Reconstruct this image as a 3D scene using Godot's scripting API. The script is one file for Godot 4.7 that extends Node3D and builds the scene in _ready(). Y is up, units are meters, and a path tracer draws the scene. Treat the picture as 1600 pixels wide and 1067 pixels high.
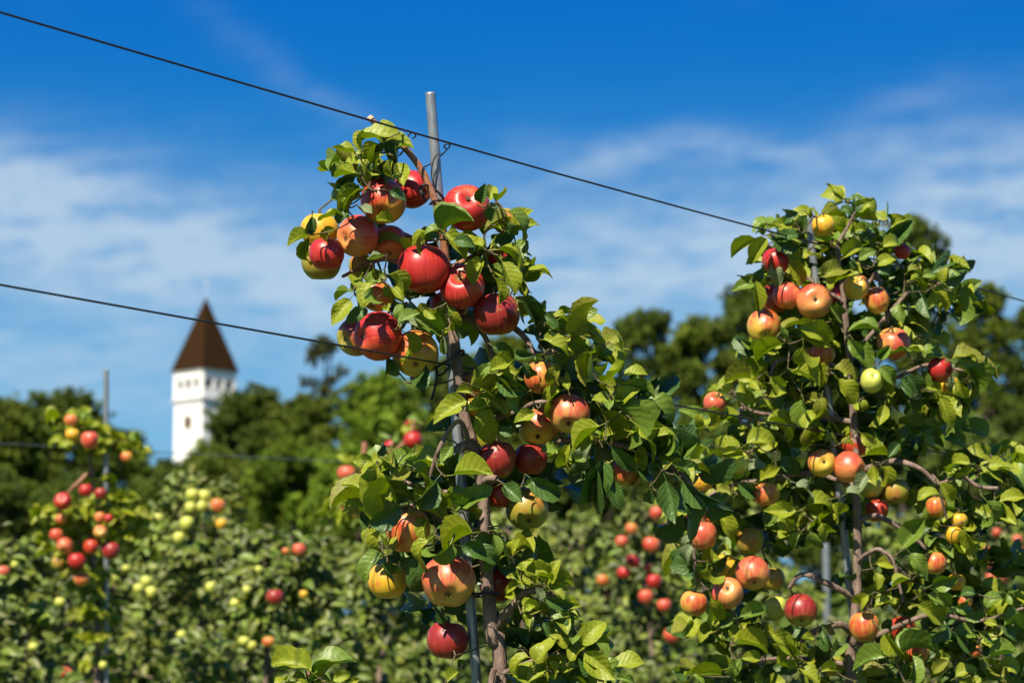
extends Node3D
# An apple orchard: two trellised trees in focus, orchard rows behind, a white tower and a line of trees.

const F := 4446.0            # focal length in photo pixels (1600 wide)
const FOCUS := 4.446         # metres to the plane in focus: there one photo pixel is one millimetre
const PITCH := 0.1426
var cam_xf: Transform3D
var rng := RandomNumberGenerator.new()
var used := {}
var M := {}                  # materials
var leaf_meshes: Array = []
var apple_meshes: Array = []
var apple_mats: Array = []
var far_leaf: Mesh
var kn := FastNoiseLite.new()
var clump: Mesh
var sun_dir := Vector3(-0.29, 0.72, 0.63).normalized()

# ---------------------------------------------------------------- helpers
func P(px: float, py: float, d: float) -> Vector3:
	return cam_xf * Vector3((px - 800.0) / F * d, -(py - 533.5) / F * d, -d)

# the height that shows at photo row py for something upright that stands z metres ahead
func height_at(px: float, py: float, z: float) -> float:
	var p := P(px, py, 1.0) - cam_xf.origin
	return cam_xf.origin.y + p.y * z / -p.z

func rr(a: float, b: float) -> float:
	return rng.randf_range(a, b)

func runit() -> Vector3:
	var z := rr(-1, 1)
	var a := rr(0, TAU)
	var r := sqrt(1.0 - z * z)
	return Vector3(r * cos(a), z, r * sin(a))

func ground_h(x: float, z: float) -> float:
	var d := -z
	return smoothstep(45.0, 150.0, d) * 7.0 + smoothstep(200.0, 600.0, d) * 10.0 + 0.4 * sin(x * 0.03) * smoothstep(25.0, 60.0, d)

func numbered(called: String) -> String:
	var n: int = used.get(called, -1) + 1
	used[called] = n
	return called if n == 0 else "%s_%03d" % [called, n]

func tag(o: Node3D, label: String, category: String, group := "", kind := "") -> Node3D:
	if label: o.set_meta("label", label)
	if category: o.set_meta("category", category)
	if group: o.set_meta("group", group)
	if kind: o.set_meta("kind", kind)
	return o

func thing(called: String, at: Vector3, label: String, category: String, group := "") -> Node3D:
	var o := Node3D.new()
	o.name = numbered(called)
	add_child(o)
	o.position = at
	tag(o, label, category, group)
	return o

func put(called: String, mesh: Mesh, mat: Material, parent: Node = null, xf := Transform3D()) -> MeshInstance3D:
	var o := MeshInstance3D.new()
	o.mesh = mesh
	o.material_override = mat
	if parent == null:
		o.name = numbered(called)
		add_child(o)
	else:
		o.name = called
		parent.add_child(o, true)
	o.transform = xf
	return o

func many(called: String, mesh: Mesh, mat: Material, parent: Node, xfs: Array, cols: Array) -> MultiMeshInstance3D:
	var mm := MultiMesh.new()
	mm.transform_format = MultiMesh.TRANSFORM_3D
	mm.use_colors = true
	mm.mesh = mesh
	mm.instance_count = xfs.size()
	for i in xfs.size():
		mm.set_instance_transform(i, xfs[i])
		mm.set_instance_color(i, cols[i])
	var o := MultiMeshInstance3D.new()
	o.multimesh = mm
	o.material_override = mat
	o.name = called
	parent.add_child(o, true)
	return o

func smooth_path(pts: Array, per := 5) -> Array:
	var out := []
	var n := pts.size()
	for i in n - 1:
		var p0: Vector3 = pts[maxi(i - 1, 0)]
		var p1: Vector3 = pts[i]
		var p2: Vector3 = pts[i + 1]
		var p3: Vector3 = pts[mini(i + 2, n - 1)]
		for k in per:
			out.append(p1.cubic_interpolate(p2, p0, p3, float(k) / per))
	out.append(pts[n - 1])
	return out

# a tube along points (already smooth); radius from r0 to r1; knobbly roughness; closed ends
func tube_into(st: SurfaceTool, pts: Array, r0: float, r1: float, sides := 7, knob := 0.0, off := Vector3.ZERO, mid := -1.0) -> void:
	var n := pts.size()
	var up := Vector3(0.31, 0.11, 0.94)
	var base := 0
	var rings := []
	for i in n:
		var p: Vector3 = pts[i]
		var a: Vector3 = (pts[mini(i + 1, n - 1)] - pts[maxi(i - 1, 0)])
		a = a.normalized() if a.length() > 1e-7 else Vector3.UP
		var x := up.cross(a)
		if x.length() < 0.05:
			x = Vector3.RIGHT.cross(a)
		x = x.normalized()
		var y := a.cross(x)
		var t := float(i) / maxf(n - 1, 1)
		var r := lerpf(r0, r1, t)
		if mid > 0.0:
			r = lerpf(r0, mid, t * 2.0) if t < 0.5 else lerpf(mid, r1, t * 2.0 - 1.0)
		var ring := []
		for k in sides:
			var ang := TAU * k / sides
			var rk := r
			if knob > 0.0:
				rk *= 1.0 + knob * 2.2 * kn.get_noise_3d(p.x * 3.0 + cos(ang) * 1.1, p.y * 26.0, p.z * 3.0 + sin(ang) * 1.1)
			ring.append(p + (x * cos(ang) + y * sin(ang)) * rk - off)
		rings.append(ring)
	for i in n - 1:
		for k in sides:
			var a0: Vector3 = rings[i][k]
			var a1: Vector3 = rings[i][(k + 1) % sides]
			var b0: Vector3 = rings[i + 1][k]
			var b1: Vector3 = rings[i + 1][(k + 1) % sides]
			for v in [a0, b0, a1, a1, b0, b1]:
				st.add_vertex(v)
	for e in [0, n - 1]:
		var c: Vector3 = pts[e] - off
		for k in sides:
			var a0: Vector3 = rings[e][k]
			var a1: Vector3 = rings[e][(k + 1) % sides]
			st.set_smooth_group(-1)
			for v in ([c, a0, a1] if e == 0 else [c, a1, a0]):
				st.add_vertex(v)
			st.set_smooth_group(0)

func start() -> SurfaceTool:
	var st := SurfaceTool.new()
	st.begin(Mesh.PRIMITIVE_TRIANGLES)
	st.set_smooth_group(0)
	return st

func done(st: SurfaceTool) -> ArrayMesh:
	st.index()
	st.generate_normals()
	return st.commit()

func tube(pts: Array, r0: float, r1: float, sides := 7, knob := 0.0, off := Vector3.ZERO, mid := -1.0) -> ArrayMesh:
	var st := start()
	tube_into(st, pts, r0, r1, sides, knob, off, mid)
	return done(st)

func box_into(st: SurfaceTool, c: Vector3, s: Vector3, b := Basis()) -> void:
	st.set_smooth_group(-1)
	for ax in 3:
		for sg in [-1.0, 1.0]:
			var n := Vector3.ZERO
			n[ax] = sg
			var u := Vector3.ZERO
			u[(ax + 1) % 3] = 1.0
			var v := n.cross(u)
			var q := []
			for k in [Vector2(-1, -1), Vector2(1, -1), Vector2(1, 1), Vector2(-1, 1)]:
				q.append(c + b * ((n + u * k.x + v * k.y) * s * 0.5))
			for i in [0, 2, 1, 0, 3, 2]:
				st.add_vertex(q[i])

func box(c: Vector3, s: Vector3, b := Basis()) -> ArrayMesh:
	var st := start()
	box_into(st, c, s, b)
	return done(st)

# ---------------------------------------------------------------- materials and base meshes
func noise_tex(size: int, freq: float, ramp: Array, seed_: int, oct := 4) -> NoiseTexture2D:
	var n := FastNoiseLite.new()
	n.seed = seed_
	n.frequency = freq
	n.fractal_octaves = oct
	var g := Gradient.new()
	g.offsets = PackedFloat32Array([0.0, 0.5, 1.0])
	g.colors = PackedColorArray(ramp)
	var t := NoiseTexture2D.new()
	t.width = size
	t.height = size
	t.seamless = true
	t.noise = n
	t.color_ramp = g
	return t

func lin(r: float, g: float, b: float) -> Color:
	return Color(r, g, b).linear_to_srgb()

func mat(c: Color, rough: float, metal := 0.0, spec := 0.5) -> StandardMaterial3D:
	var m := StandardMaterial3D.new()
	m.albedo_color = c
	m.roughness = rough
	m.metallic = metal
	m.metallic_specular = spec
	return m

func noisy(a: Color, b: Color, c: Color, scale: float, rough: float, bump := 0.0, stretch := 1.0, metal := 0.0, seed_ := 1) -> StandardMaterial3D:
	var m := mat(Color.WHITE, rough, metal)
	m.albedo_texture = noise_tex(256, 0.02, [a, b, c], seed_)
	m.uv1_triplanar = true
	m.uv1_world_triplanar = true
	m.uv1_scale = Vector3(scale, scale / stretch, scale)
	if bump > 0.0:
		m.heightmap_enabled = true
		m.heightmap_texture = noise_tex(256, 0.035, [Color.BLACK, Color(0.5, 0.5, 0.5), Color.WHITE], seed_ + 7)
		m.heightmap_scale = bump
	return m

func leaf_texture(base: Color, light: Color, dark: Color, spots: float, seed_: int) -> ImageTexture:
	var w := 96
	var h := 192
	var im := Image.create(w, h, false, Image.FORMAT_RGB8)
	var n := FastNoiseLite.new()
	n.seed = seed_
	n.frequency = 0.035
	var n2 := FastNoiseLite.new()
	n2.seed = seed_ + 3
	n2.frequency = 0.09
	for y in h:
		for x in w:
			var u := (x + 0.5) / w - 0.5
			var v := (y + 0.5) / h
			var c := base.lerp(dark, clampf(0.5 + n.get_noise_2d(x, y) * 1.3, 0, 1) * 0.6)
			var vein := fposmod(v * 6.5 - absf(u) * 3.6 + 0.10 * sin(v * 17.0 + (2.0 if u > 0.0 else 0.0)), 1.0)
			var k := exp(-pow((vein - 0.5) / 0.075, 2.0)) * 0.20 * (1.0 - smoothstep(0.25, 0.48, absf(u)))
			k += exp(-pow((vein - 0.5) / 0.26, 2.0)) * 0.05
			k = maxf(k, exp(-pow(u / 0.02, 2.0)) * 0.6)
			c = c.lerp(light, k)
			if spots > 0.0:
				var s := smoothstep(0.42, 0.62, n2.get_noise_2d(x * 1.3, y) + absf(u) * 0.5 + (v - 0.5) * 0.2)
				c = c.lerp(Color(0.13, 0.075, 0.025), s * spots)
			im.set_pixel(x, y, c.linear_to_srgb())
	return ImageTexture.create_from_image(im)

func leaf_bump() -> ImageTexture:
	var w := 96
	var h := 192
	var im := Image.create(w, h, false, Image.FORMAT_L8)
	var n := FastNoiseLite.new()
	n.seed = 77
	n.frequency = 0.05
	for y in h:
		for x in w:
			var u := (x + 0.5) / w - 0.5
			var v := (y + 0.5) / h
			var vein := fposmod(v * 6.5 - absf(u) * 3.6 + 0.10 * sin(v * 17.0 + (2.0 if u > 0.0 else 0.0)), 1.0)
			var k := 0.55 + 0.16 * cos((vein - 0.5) * TAU) * -1.0 + n.get_noise_2d(x, y) * 0.35
			k -= exp(-pow(u / 0.03, 2.0)) * 0.4
			im.set_pixel(x, y, Color(k, k, k))
	return ImageTexture.create_from_image(im)

func leaf_mat(tex: Texture2D, bump: Texture2D, back: Color, rough: float, spec := 0.5) -> StandardMaterial3D:
	var m := mat(Color.WHITE, rough, 0.0, spec)
	m.albedo_texture = tex
	m.cull_mode = BaseMaterial3D.CULL_DISABLED
	m.backlight_enabled = true
	m.backlight = back
	m.heightmap_enabled = true
	m.heightmap_texture = bump
	m.heightmap_scale = 0.09
	return m

# blade: x across (-0.5..0.5 at full width), y normal, z from base 0 to tip 1; petiole behind the base
func leaf_mesh(curl: float, fold: float, wave: float, twist: float, side: float, ph: float, rows := 11, cols := 6, petiole := true) -> ArrayMesh:
	var st := start()
	var grid := []
	for i in rows + 1:
		var v := float(i) / rows
		var wd := pow(maxf(sin(PI * pow(v, 0.88)), 0.0), 0.72) * (1.0 - 0.16 * v)
		if v > 0.8:
			wd *= lerpf(1.0, 0.62, (v - 0.8) / 0.2)
		var ang := curl * v * 1.6
		var zz := v if absf(curl) < 0.01 else sin(ang) / (curl * 1.6)
		var yy := 0.0 if absf(curl) < 0.01 else -(1.0 - cos(ang)) / (curl * 1.6)
		var row := []
		for j in cols + 1:
			var s := float(j) / cols * 2.0 - 1.0
			var x := s * 0.5 * wd * (1.0 + 0.04 * sin(v * 31.0 + s * 3.0 + ph))
			var up := fold * absf(x) + wave * absf(s) * s * 0.0 + wave * s * s * sin(v * 9.0 + ph + (1.7 if s > 0.0 else 0.0)) * wd
			up += twist * x * (v - 0.3)
			row.append([Vector3(x + side * v * v * 0.3, yy + up * cos(ang), zz + up * sin(ang) * 0.6), Vector2(s * 0.5 + 0.5, v)])
		grid.append(row)
	for i in rows:
		for j in cols:
			for q in [[i, j], [i + 1, j], [i, j + 1], [i, j + 1], [i + 1, j], [i + 1, j + 1]]:
				st.set_uv(grid[q[0]][q[1]][1])
				st.add_vertex(grid[q[0]][q[1]][0])
	if petiole:
		var pt := []
		for k in 4:
			var t := k / 3.0
			pt.append(Vector3(0.02 * sin(t * 3.0 + ph), -0.05 * (1 - t) * (1 - t), lerpf(-0.26, 0.06, t)))
		st.set_uv(Vector2(0.5, 0.3))
		tube_into(st, pt, 0.017, 0.013, 4)
	return done(st)

func apple_mesh(flat: float, cone: float, lobes: float, lump: float, ph: float, seg := 30, rings := 20) -> ArrayMesh:
	var st := start()
	var grid := []
	for i in rings + 1:
		var v := float(i) / rings
		var th := PI * v
		var row := []
		for j in seg + 1:
			var u := float(j) / seg
			var a := TAU * u
			var r := sin(th) * (1.0 + cone * cos(th))
			var y := cos(th) * flat
			y -= 0.36 * exp(-pow(r / 0.34, 2.0)) * (1.0 if th < PI / 2 else 0.0)
			y += 0.27 * exp(-pow(r / 0.33, 2.0)) * (0.0 if th < PI / 2 else 1.0)
			var low := pow(v, 2.0)
			r *= 1.0 + lobes * cos(5.0 * a + ph) * low * (1.0 - pow(v, 12.0)) + lump * sin(a + ph) * 0.6 + lump * sin(2.0 * a + ph * 2.0 + v * 3.0)
			y += lump * sin(a * 1.0 + ph * 1.7) * sin(th) * 1.1 - lobes * cos(5.0 * a + ph) * 0.8 * pow(v, 6.0) * sin(th)
			row.append([Vector3(r * sin(a), y, r * cos(a)), Vector2(u, v)])
		grid.append(row)
	for i in rings:
		for j in seg:
			var tri := [[i, j], [i, j + 1], [i + 1, j], [i, j + 1], [i + 1, j + 1], [i + 1, j]]
			for k in 6:
				if (i == 0 and k < 3) or (i == rings - 1 and k >= 3):
					if i == 0 and k < 3: continue
					if i == rings - 1: continue
				st.set_uv(grid[tri[k][0]][tri[k][1]][1])
				var p: Vector3 = grid[tri[k][0]][tri[k][1]][0]
				st.add_vertex(p)
	st.index()
	st.generate_normals()
	# weld the seam's normals
	var arr := st.commit_to_arrays()
	var vs: PackedVector3Array = arr[Mesh.ARRAY_VERTEX]
	var ns: PackedVector3Array = arr[Mesh.ARRAY_NORMAL]
	var acc := {}
	for i in vs.size():
		var key := (vs[i] * 5000.0).round()
		acc[key] = acc.get(key, Vector3.ZERO) + ns[i]
	for i in vs.size():
		ns[i] = (acc[(vs[i] * 5000.0).round()] as Vector3).normalized()
	arr[Mesh.ARRAY_NORMAL] = ns
	var m := ArrayMesh.new()
	m.add_surface_from_arrays(Mesh.PRIMITIVE_TRIANGLES, arr)
	return m

# skin: u = 0.5 is the blushed side, v = 0 the stem end, v = 1 the calyx end
func apple_tex(ground: Color, blush: Color, deep: Color, amount: float, contrast: float, streak: float, low_fade: float, seed_: int) -> ImageTexture:
	var w := 256
	var h := 128
	var im := Image.create(w, h, false, Image.FORMAT_RGB8)
	var n := FastNoiseLite.new()
	n.seed = seed_
	n.frequency = 1.0
	n.fractal_octaves = 3
	var dots := FastNoiseLite.new()
	dots.seed = seed_ + 5
	dots.noise_type = FastNoiseLite.TYPE_CELLULAR
	dots.cellular_return_type = FastNoiseLite.RETURN_DISTANCE
	dots.frequency = 7.0
	for y in h:
		var v := (y + 0.5) / h
		var th := PI * v
		for x in w:
			var u := (x + 0.5) / w
			var a := TAU * u
			var d := Vector3(sin(a) * sin(th), cos(th), cos(a) * sin(th))
			var side := -cos(a)
			var str := n.get_noise_3d(sin(a) * 9.0, v * 0.9, cos(a) * 9.0) + 0.6 * n.get_noise_3d(sin(a) * 22.0, v * 2.0, cos(a) * 22.0)
			var big := n.get_noise_3d(d.x * 1.3 + 9.0, d.y * 1.3, d.z * 1.3)
			var k := amount + contrast * side * (0.4 + 0.6 * sin(th)) + streak * str + 0.35 * big - low_fade * smoothstep(0.55, 0.95, v)
			k = smoothstep(0.0, 1.0, k)
			var c := ground.lerp(blush, k)
			c = c.lerp(deep, smoothstep(0.55, 1.3, k + streak * 1.2 * str + 0.25 * big) * 0.8)
			var scar := smoothstep(0.46, 0.60, n.get_noise_3d(d.x * 2.6 + 4.0, d.y * 2.6 + seed_, d.z * 2.6))
			c = c.lerp(lin(0.30, 0.17, 0.06), scar * 0.55)
			var spot := dots.get_noise_3d(d.x * 1.0, d.y * 1.0, d.z * 1.0)
			var lent := 1.0 - smoothstep(-0.97, -0.90, spot)
			c = c.lerp(c.lerp(lin(0.55, 0.45, 0.2), 0.7), lent)
			c = c.lerp(lin(0.16, 0.13, 0.035), (1.0 - smoothstep(0.03, 0.11, v + 0.02 * str)) * 0.75)
			c = c.lerp(lin(0.10, 0.07, 0.03), 0.8 * smoothstep(0.955, 0.985, v + 0.012 * str))
			im.set_pixel(x, y, c)
	return ImageTexture.create_from_image(im)

func make_stock() -> void:
	M.bark = noisy(lin(0.075, 0.05, 0.038), lin(0.17, 0.115, 0.09), lin(0.27, 0.20, 0.16), 9.0, 0.85, 0.35, 3.0, 0.0, 11)
	M.far_bark = mat(lin(0.05, 0.038, 0.028), 0.9)
	M.young = noisy(lin(0.13, 0.05, 0.025), lin(0.27, 0.115, 0.06), lin(0.36, 0.19, 0.11), 14.0, 0.55, 0.1, 2.0, 0.0, 12)
	M.twig = noisy(lin(0.05, 0.035, 0.02), lin(0.09, 0.07, 0.035), lin(0.13, 0.11, 0.05), 20.0, 0.7, 0.0, 1.0, 0.0, 13)
	M.cut = noisy(lin(0.3, 0.22, 0.15), lin(0.42, 0.32, 0.22), lin(0.5, 0.4, 0.3), 60.0, 0.8, 0.0, 1.0, 0.0, 14)
	M.galv = noisy(lin(0.19, 0.21, 0.23), lin(0.25, 0.275, 0.295), lin(0.32, 0.345, 0.365), 14.0, 0.42, 0.02, 2.5, 0.55, 15)
	M.wire = mat(lin(0.02, 0.021, 0.024), 0.5, 0.3)
	M.far_wire = mat(lin(0.16, 0.18, 0.17), 0.5, 0.4)
	M.tie = mat(lin(0.012, 0.012, 0.013), 0.55)
	M.stem = mat(lin(0.10, 0.065, 0.03), 0.75)
	M.calyx = mat(lin(0.075, 0.055, 0.028), 0.9)
	M.white_wall = noisy(lin(0.58, 0.57, 0.54), lin(0.72, 0.72, 0.70), lin(0.78, 0.78, 0.76), 0.25, 0.8, 0.0, 1.0, 0.0, 21)
	M.trim = mat(lin(0.5, 0.5, 0.49), 0.7)
	M.shingle = noisy(lin(0.017, 0.0085, 0.003), lin(0.027, 0.0135, 0.005), lin(0.038, 0.020, 0.008), 0.7, 0.85, 0.0, 1.0, 0.0, 22)
	M.shingle.metallic_specular = 0.15
	M.louvre = mat(lin(0.09, 0.10, 0.11), 0.6)
	M.oval = mat(lin(0.06, 0.03, 0.01), 0.5)
	M.oval_rim = mat(lin(0.16, 0.09, 0.03), 0.5)
	M.grass = noisy(lin(0.03, 0.05, 0.012), lin(0.05, 0.08, 0.02), lin(0.08, 0.10, 0.035), 0.3, 0.95, 0.0, 1.0, 0.0, 23)
	var bump := leaf_bump()
	var B := Color(0.7, 0.8, 0.2)
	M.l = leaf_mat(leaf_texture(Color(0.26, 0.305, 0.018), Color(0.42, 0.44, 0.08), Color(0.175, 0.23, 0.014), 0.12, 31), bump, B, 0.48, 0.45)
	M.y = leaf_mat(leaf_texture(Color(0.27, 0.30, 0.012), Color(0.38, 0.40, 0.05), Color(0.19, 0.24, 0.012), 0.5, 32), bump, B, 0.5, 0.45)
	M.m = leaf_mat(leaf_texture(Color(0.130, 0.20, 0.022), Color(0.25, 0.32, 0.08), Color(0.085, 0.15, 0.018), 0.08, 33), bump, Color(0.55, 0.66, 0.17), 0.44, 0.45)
	M.d = leaf_mat(leaf_texture(Color(0.050, 0.105, 0.018), Color(0.11, 0.18, 0.05), Color(0.036, 0.08, 0.014), 0.1, 34), bump, Color(0.35, 0.45, 0.12), 0.44, 0.45)  # leaves standing in shade: their shade is put into this darker green
	M.b = leaf_mat(leaf_texture(Color(0.20, 0.22, 0.02), Color(0.34, 0.34, 0.08), Color(0.14, 0.16, 0.016), 1.0, 36), bump, B, 0.55, 0.4)
	M.p = leaf_mat(leaf_texture(Color(0.20, 0.25, 0.12), Color(0.30, 0.34, 0.19), Color(0.16, 0.21, 0.10), 0.1, 35), bump, B, 0.6)
	var fl := mat(Color.WHITE, 0.48, 0.0, 0.45)
	fl.vertex_color_use_as_albedo = true
	fl.cull_mode = BaseMaterial3D.CULL_DISABLED
	fl.backlight_enabled = true
	fl.backlight = Color(0.55, 0.65, 0.2)
	M.far_leaf = fl
	var cl := mat(Color.WHITE, 0.65, 0.0, 0.3)
	cl.vertex_color_use_as_albedo = true
	cl.cull_mode = BaseMaterial3D.CULL_DISABLED
	cl.backlight_enabled = true
	cl.backlight = Color(0.4, 0.5, 0.1)
	M.clump = cl
	# leaves: curl, fold, wave, twist, side, phase
	leaf_meshes = [
		leaf_mesh(0.4, 0.55, 0.06, 0.5, 0.15, 0.0), leaf_mesh(0.9, 0.45, 0.07, -0.7, -0.35, 1.0), leaf_mesh(0.2, 0.95, 0.045, 0.4, 0.4, 2.2),
		leaf_mesh(1.2, 0.55, 0.06, 0.8, 0.0, 3.1), leaf_mesh(0.6, 0.3, 0.11, -0.9, 0.3, 4.0), leaf_mesh(-0.4, 0.65, 0.07, 0.5, -0.3, 5.1),
		leaf_mesh(1.0, 1.2, 0.05, 0.0, 0.2, 0.7), leaf_mesh(0.35, 0.4, 0.13, 1.1, -0.2, 2.9),
		leaf_mesh(1.6, 0.6, 0.06, -0.4, 0.3, 1.9), leaf_mesh(0.7, 1.5, 0.04, 0.2, -0.4, 3.7), leaf_mesh(0.8, 0.7, 0.12, -1.2, 0.1, 0.4),
	]
	far_leaf = leaf_mesh(0.5, 0.5, 0.05, 0.2, 0.1, 0.0, 4, 2, false)
	# a tuft of leaves for trees far away
	var st := start()
	var keep := rng.seed
	rng.seed = 5
	for k in 9:
		var c := runit() * rr(0.1, 0.5)
		var n := (runit() + Vector3(0, 0.5, 0)).normalized()
		var x := n.cross(runit()).normalized() * rr(0.16, 0.26)
		var y := n.cross(x.normalized()) * rr(0.22, 0.34)
		st.set_smooth_group(-1)
		var tip := c + y - n * 0.08
		var bas := c - y - n * 0.05
		for v in [bas, c - x, tip, bas, tip, c + x]:
			st.add_vertex(v)
	clump = done(st)
	rng.seed = keep
	apple_meshes = [
		apple_mesh(1.0, 0.05, 0.025, 0.012, 0.3), apple_mesh(0.94, 0.07, 0.03, 0.02, 1.4), apple_mesh(1.08, 0.12, 0.05, 0.03, 2.5),
		apple_mesh(1.03, 0.09, 0.03, 0.045, 4.1), apple_mesh(1.0, 0.03, 0.09, 0.02, 0.9),
	]
	var yel := lin(0.52, 0.36, 0.04)
	var red := lin(0.33, 0.022, 0.016)
	var drk := lin(0.17, 0.008, 0.010)
	var org := lin(0.46, 0.10, 0.035)
	var grn := lin(0.22, 0.22, 0.03)
	var tx := [
		apple_tex(lin(0.50, 0.16, 0.03), lin(0.45, 0.028, 0.022), lin(0.30, 0.012, 0.012), 0.86, 0.28, 0.30, 0.12, 101),
		apple_tex(yel, lin(0.45, 0.055, 0.018), lin(0.33, 0.020, 0.010), 0.66, 0.42, 0.34, 0.2, 102),
		apple_tex(lin(0.55, 0.34, 0.06), lin(0.52, 0.15, 0.065), lin(0.44, 0.05, 0.03), 0.62, 0.40, 0.26, 0.25, 103),
		apple_tex(yel, lin(0.50, 0.13, 0.04), lin(0.42, 0.04, 0.02), 0.32, 0.45, 0.30, 0.2, 104),
		apple_tex(lin(0.60, 0.40, 0.02), lin(0.55, 0.23, 0.03), org, 0.12, 0.35, 0.22, 0.0, 105),
		apple_tex(lin(0.26, 0.26, 0.03), lin(0.32, 0.18, 0.03), org, 0.15, 0.45, 0.25, 0.1, 106),
		apple_tex(lin(0.30, 0.26, 0.04), lin(0.32, 0.035, 0.025), lin(0.2, 0.012, 0.012), 0.66, 0.50, 0.26, 0.6, 107),
		apple_tex(lin(0.42, 0.47, 0.08), lin(0.50, 0.44, 0.07), yel, 0.1, 0.3, 0.2, 0.0, 108),
		apple_tex(lin(0.58, 0.25, 0.07), lin(0.51, 0.095, 0.045), lin(0.43, 0.04, 0.025), 0.46, 0.46, 0.26, 0.3, 109),
	]
	for t in tx:
		var m := mat(Color.WHITE, 0.40, 0.0, 0.5)
		m.albedo_texture = t
		apple_mats.append(m)

# ---------------------------------------------------------------- apple trees in focus
var ox := 0.0                # the view a row of leaves is measured in: corner and scale
var oy := 0.0
var sc := 1.0
var depth := FOCUS
var leaf_rows: Array = []    # of the tree at work: base, tip, width, kind
var nodes: PackedVector3Array = []
var tree: Node3D
var apple_group := ""
var leaf_count := 0
var spur_more := 1.8

func view(x: float, y: float, s: float) -> void:
	ox = x
	oy = y
	sc = s

# a leaf from its base to its tip
func l(bx: float, by: float, tx: float, ty: float, w: float, kind: String, dz := 0.0) -> void:
	var d := depth + dz - rr(0.045, 0.085) * (depth / FOCUS)
	var s := sc
	var b := P(ox + bx * s, oy + by * s, d)
	var t := P(ox + tx * s, oy + ty * s, d + rr(-0.022, 0.016))
	var grow := (t - b) * 0.04
	leaf_rows.append([b - grow, t + grow, w * 1.08 * s * d / F, kind])

# a spur: leaves that spread from one bud
func spur(px: float, py: float, dz: float, n: int, len_px: float, kinds: String, out := Vector3.ZERO) -> void:
	var d := depth + dz
	var c := P(px, py, d)
	var a0 := rr(0, TAU)
	for i in int(n * spur_more):
		var a := a0 + i * 2.4
		var dir := (Vector3(cos(a), rr(-0.25, 0.5), sin(a)) + out * 0.8).normalized()
		var ln := len_px * rr(0.8, 1.3) * d / F
		var b := c + dir * ln * rr(0.15, 0.5) + runit() * 0.008
		leaf_rows.append([b, b + dir * ln, ln * rr(0.42, 0.60), kinds[rng.randi() % kinds.length()]])

func leaf_xf(b: Vector3, t: Vector3, w: float, n0: Vector3) -> Transform3D:
	var a := t - b
	var ln := a.length()
	a /= ln
	var n := n0 - a * a.dot(n0)
	n = n.normalized() if n.length() > 0.05 else a.cross(Vector3.RIGHT).normalized()
	var nv := absf(n.dot((cam_xf.origin - b).normalized()))
	var wd := clampf(w / maxf(nv, 0.45), 0.38 * ln, 0.62 * ln)
	return Transform3D(Basis(n.cross(a) * wd, n * ln, a * ln), b)

func finish_leaves(most := 300) -> void:
	# nearest to the camera first, so that what goes past the limit is what shows least
	leaf_rows.sort_custom(func(p, q): return (p[0] - cam_xf.origin).length_squared() < (q[0] - cam_xf.origin).length_squared())
	var rest: Array = []
	for i in leaf_rows.size():
		var r: Array = leaf_rows[i]
		var kind: String = r[3]
		var n0 := Vector3.ZERO
		var k := kind
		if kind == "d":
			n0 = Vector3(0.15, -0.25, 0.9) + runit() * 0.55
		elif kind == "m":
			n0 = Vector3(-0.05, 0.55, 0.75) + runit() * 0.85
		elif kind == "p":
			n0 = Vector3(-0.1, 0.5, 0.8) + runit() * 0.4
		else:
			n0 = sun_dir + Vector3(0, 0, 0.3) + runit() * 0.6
		var odd := rng.randf()
		if kind in ["l", "m"] and odd < 0.15:
			k = "b" if odd < 0.07 else "y"
		elif kind == "l" and odd > 0.93:
			k = "m"
		var xf := leaf_xf(r[0], r[1], r[2], n0)
		var mesh: Mesh = leaf_meshes[rng.randi() % leaf_meshes.size()]
		xf.origin -= tree.position
		if i < most:
			put("leaf", mesh, M[k], tree, xf)
		else:
			rest.append([xf, k])
		leaf_count += 1
	if rest.size():
		var st := {}
		for k in rest:
			if not st.has(k[1]):
				st[k[1]] = SurfaceTool.new()
				st[k[1]].begin(Mesh.PRIMITIVE_TRIANGLES)
			st[k[1]].append_from(leaf_meshes[rng.randi() % leaf_meshes.size()], 0, k[0])
		var am := ArrayMesh.new()
		var n := 0
		for k in st:
			st[k].commit(am)
			am.surface_set_material(n, M[k])
			n += 1
		var o := MeshInstance3D.new()
		o.mesh = am
		o.name = "inner_leaves"
		tree.add_child(o, true)
		o.set_meta("kind", "stuff")

# a limb of the tree at work, along points of the photo: px, py, dz
func limb(called: String, pts: Array, r0: float, r1: float, m: Material, knob := 0.10, ground := false) -> Array:
	var w := []
	for p in pts:
		w.append(P(p[0], p[1], depth + p[2]))
	if ground:
		var g: Vector3 = w[0]
		w.push_front(Vector3(g.x + 0.01, 0.9, g.z - 0.03))
		w.push_front(Vector3(tree.position.x, ground_h(0, tree.position.z) - 0.05, tree.position.z))
	var path := smooth_path(w, 8)
	put(called, tube(path, r0, r1, 9, knob, tree.position), m, tree)
	for i in path.size():
		if path[i].y > 1.5:
			nodes.append(path[i])
	return path

func twig_to(p: Vector3, r := 0.0010, reach := 0.2) -> void:
	var best := 1e9
	var q := Vector3.ZERO
	for v in nodes:
		var d := v.distance_squared_to(p)
		if d < best:
			best = d
			q = v
	best = sqrt(best)
	if best < 0.008 or best > reach:
		return
	var mid := q.lerp(p, 0.5) + Vector3(rr(-0.1, 0.1), rr(-0.12, 0.02), -0.30) * best
	var path := smooth_path([q, mid, p], 4)
	put("twig", tube(path, r * 1.5, r, 5, 0.1, tree.position), M.twig, tree)
	nodes.append(mid)
	nodes.append(p)

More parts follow.
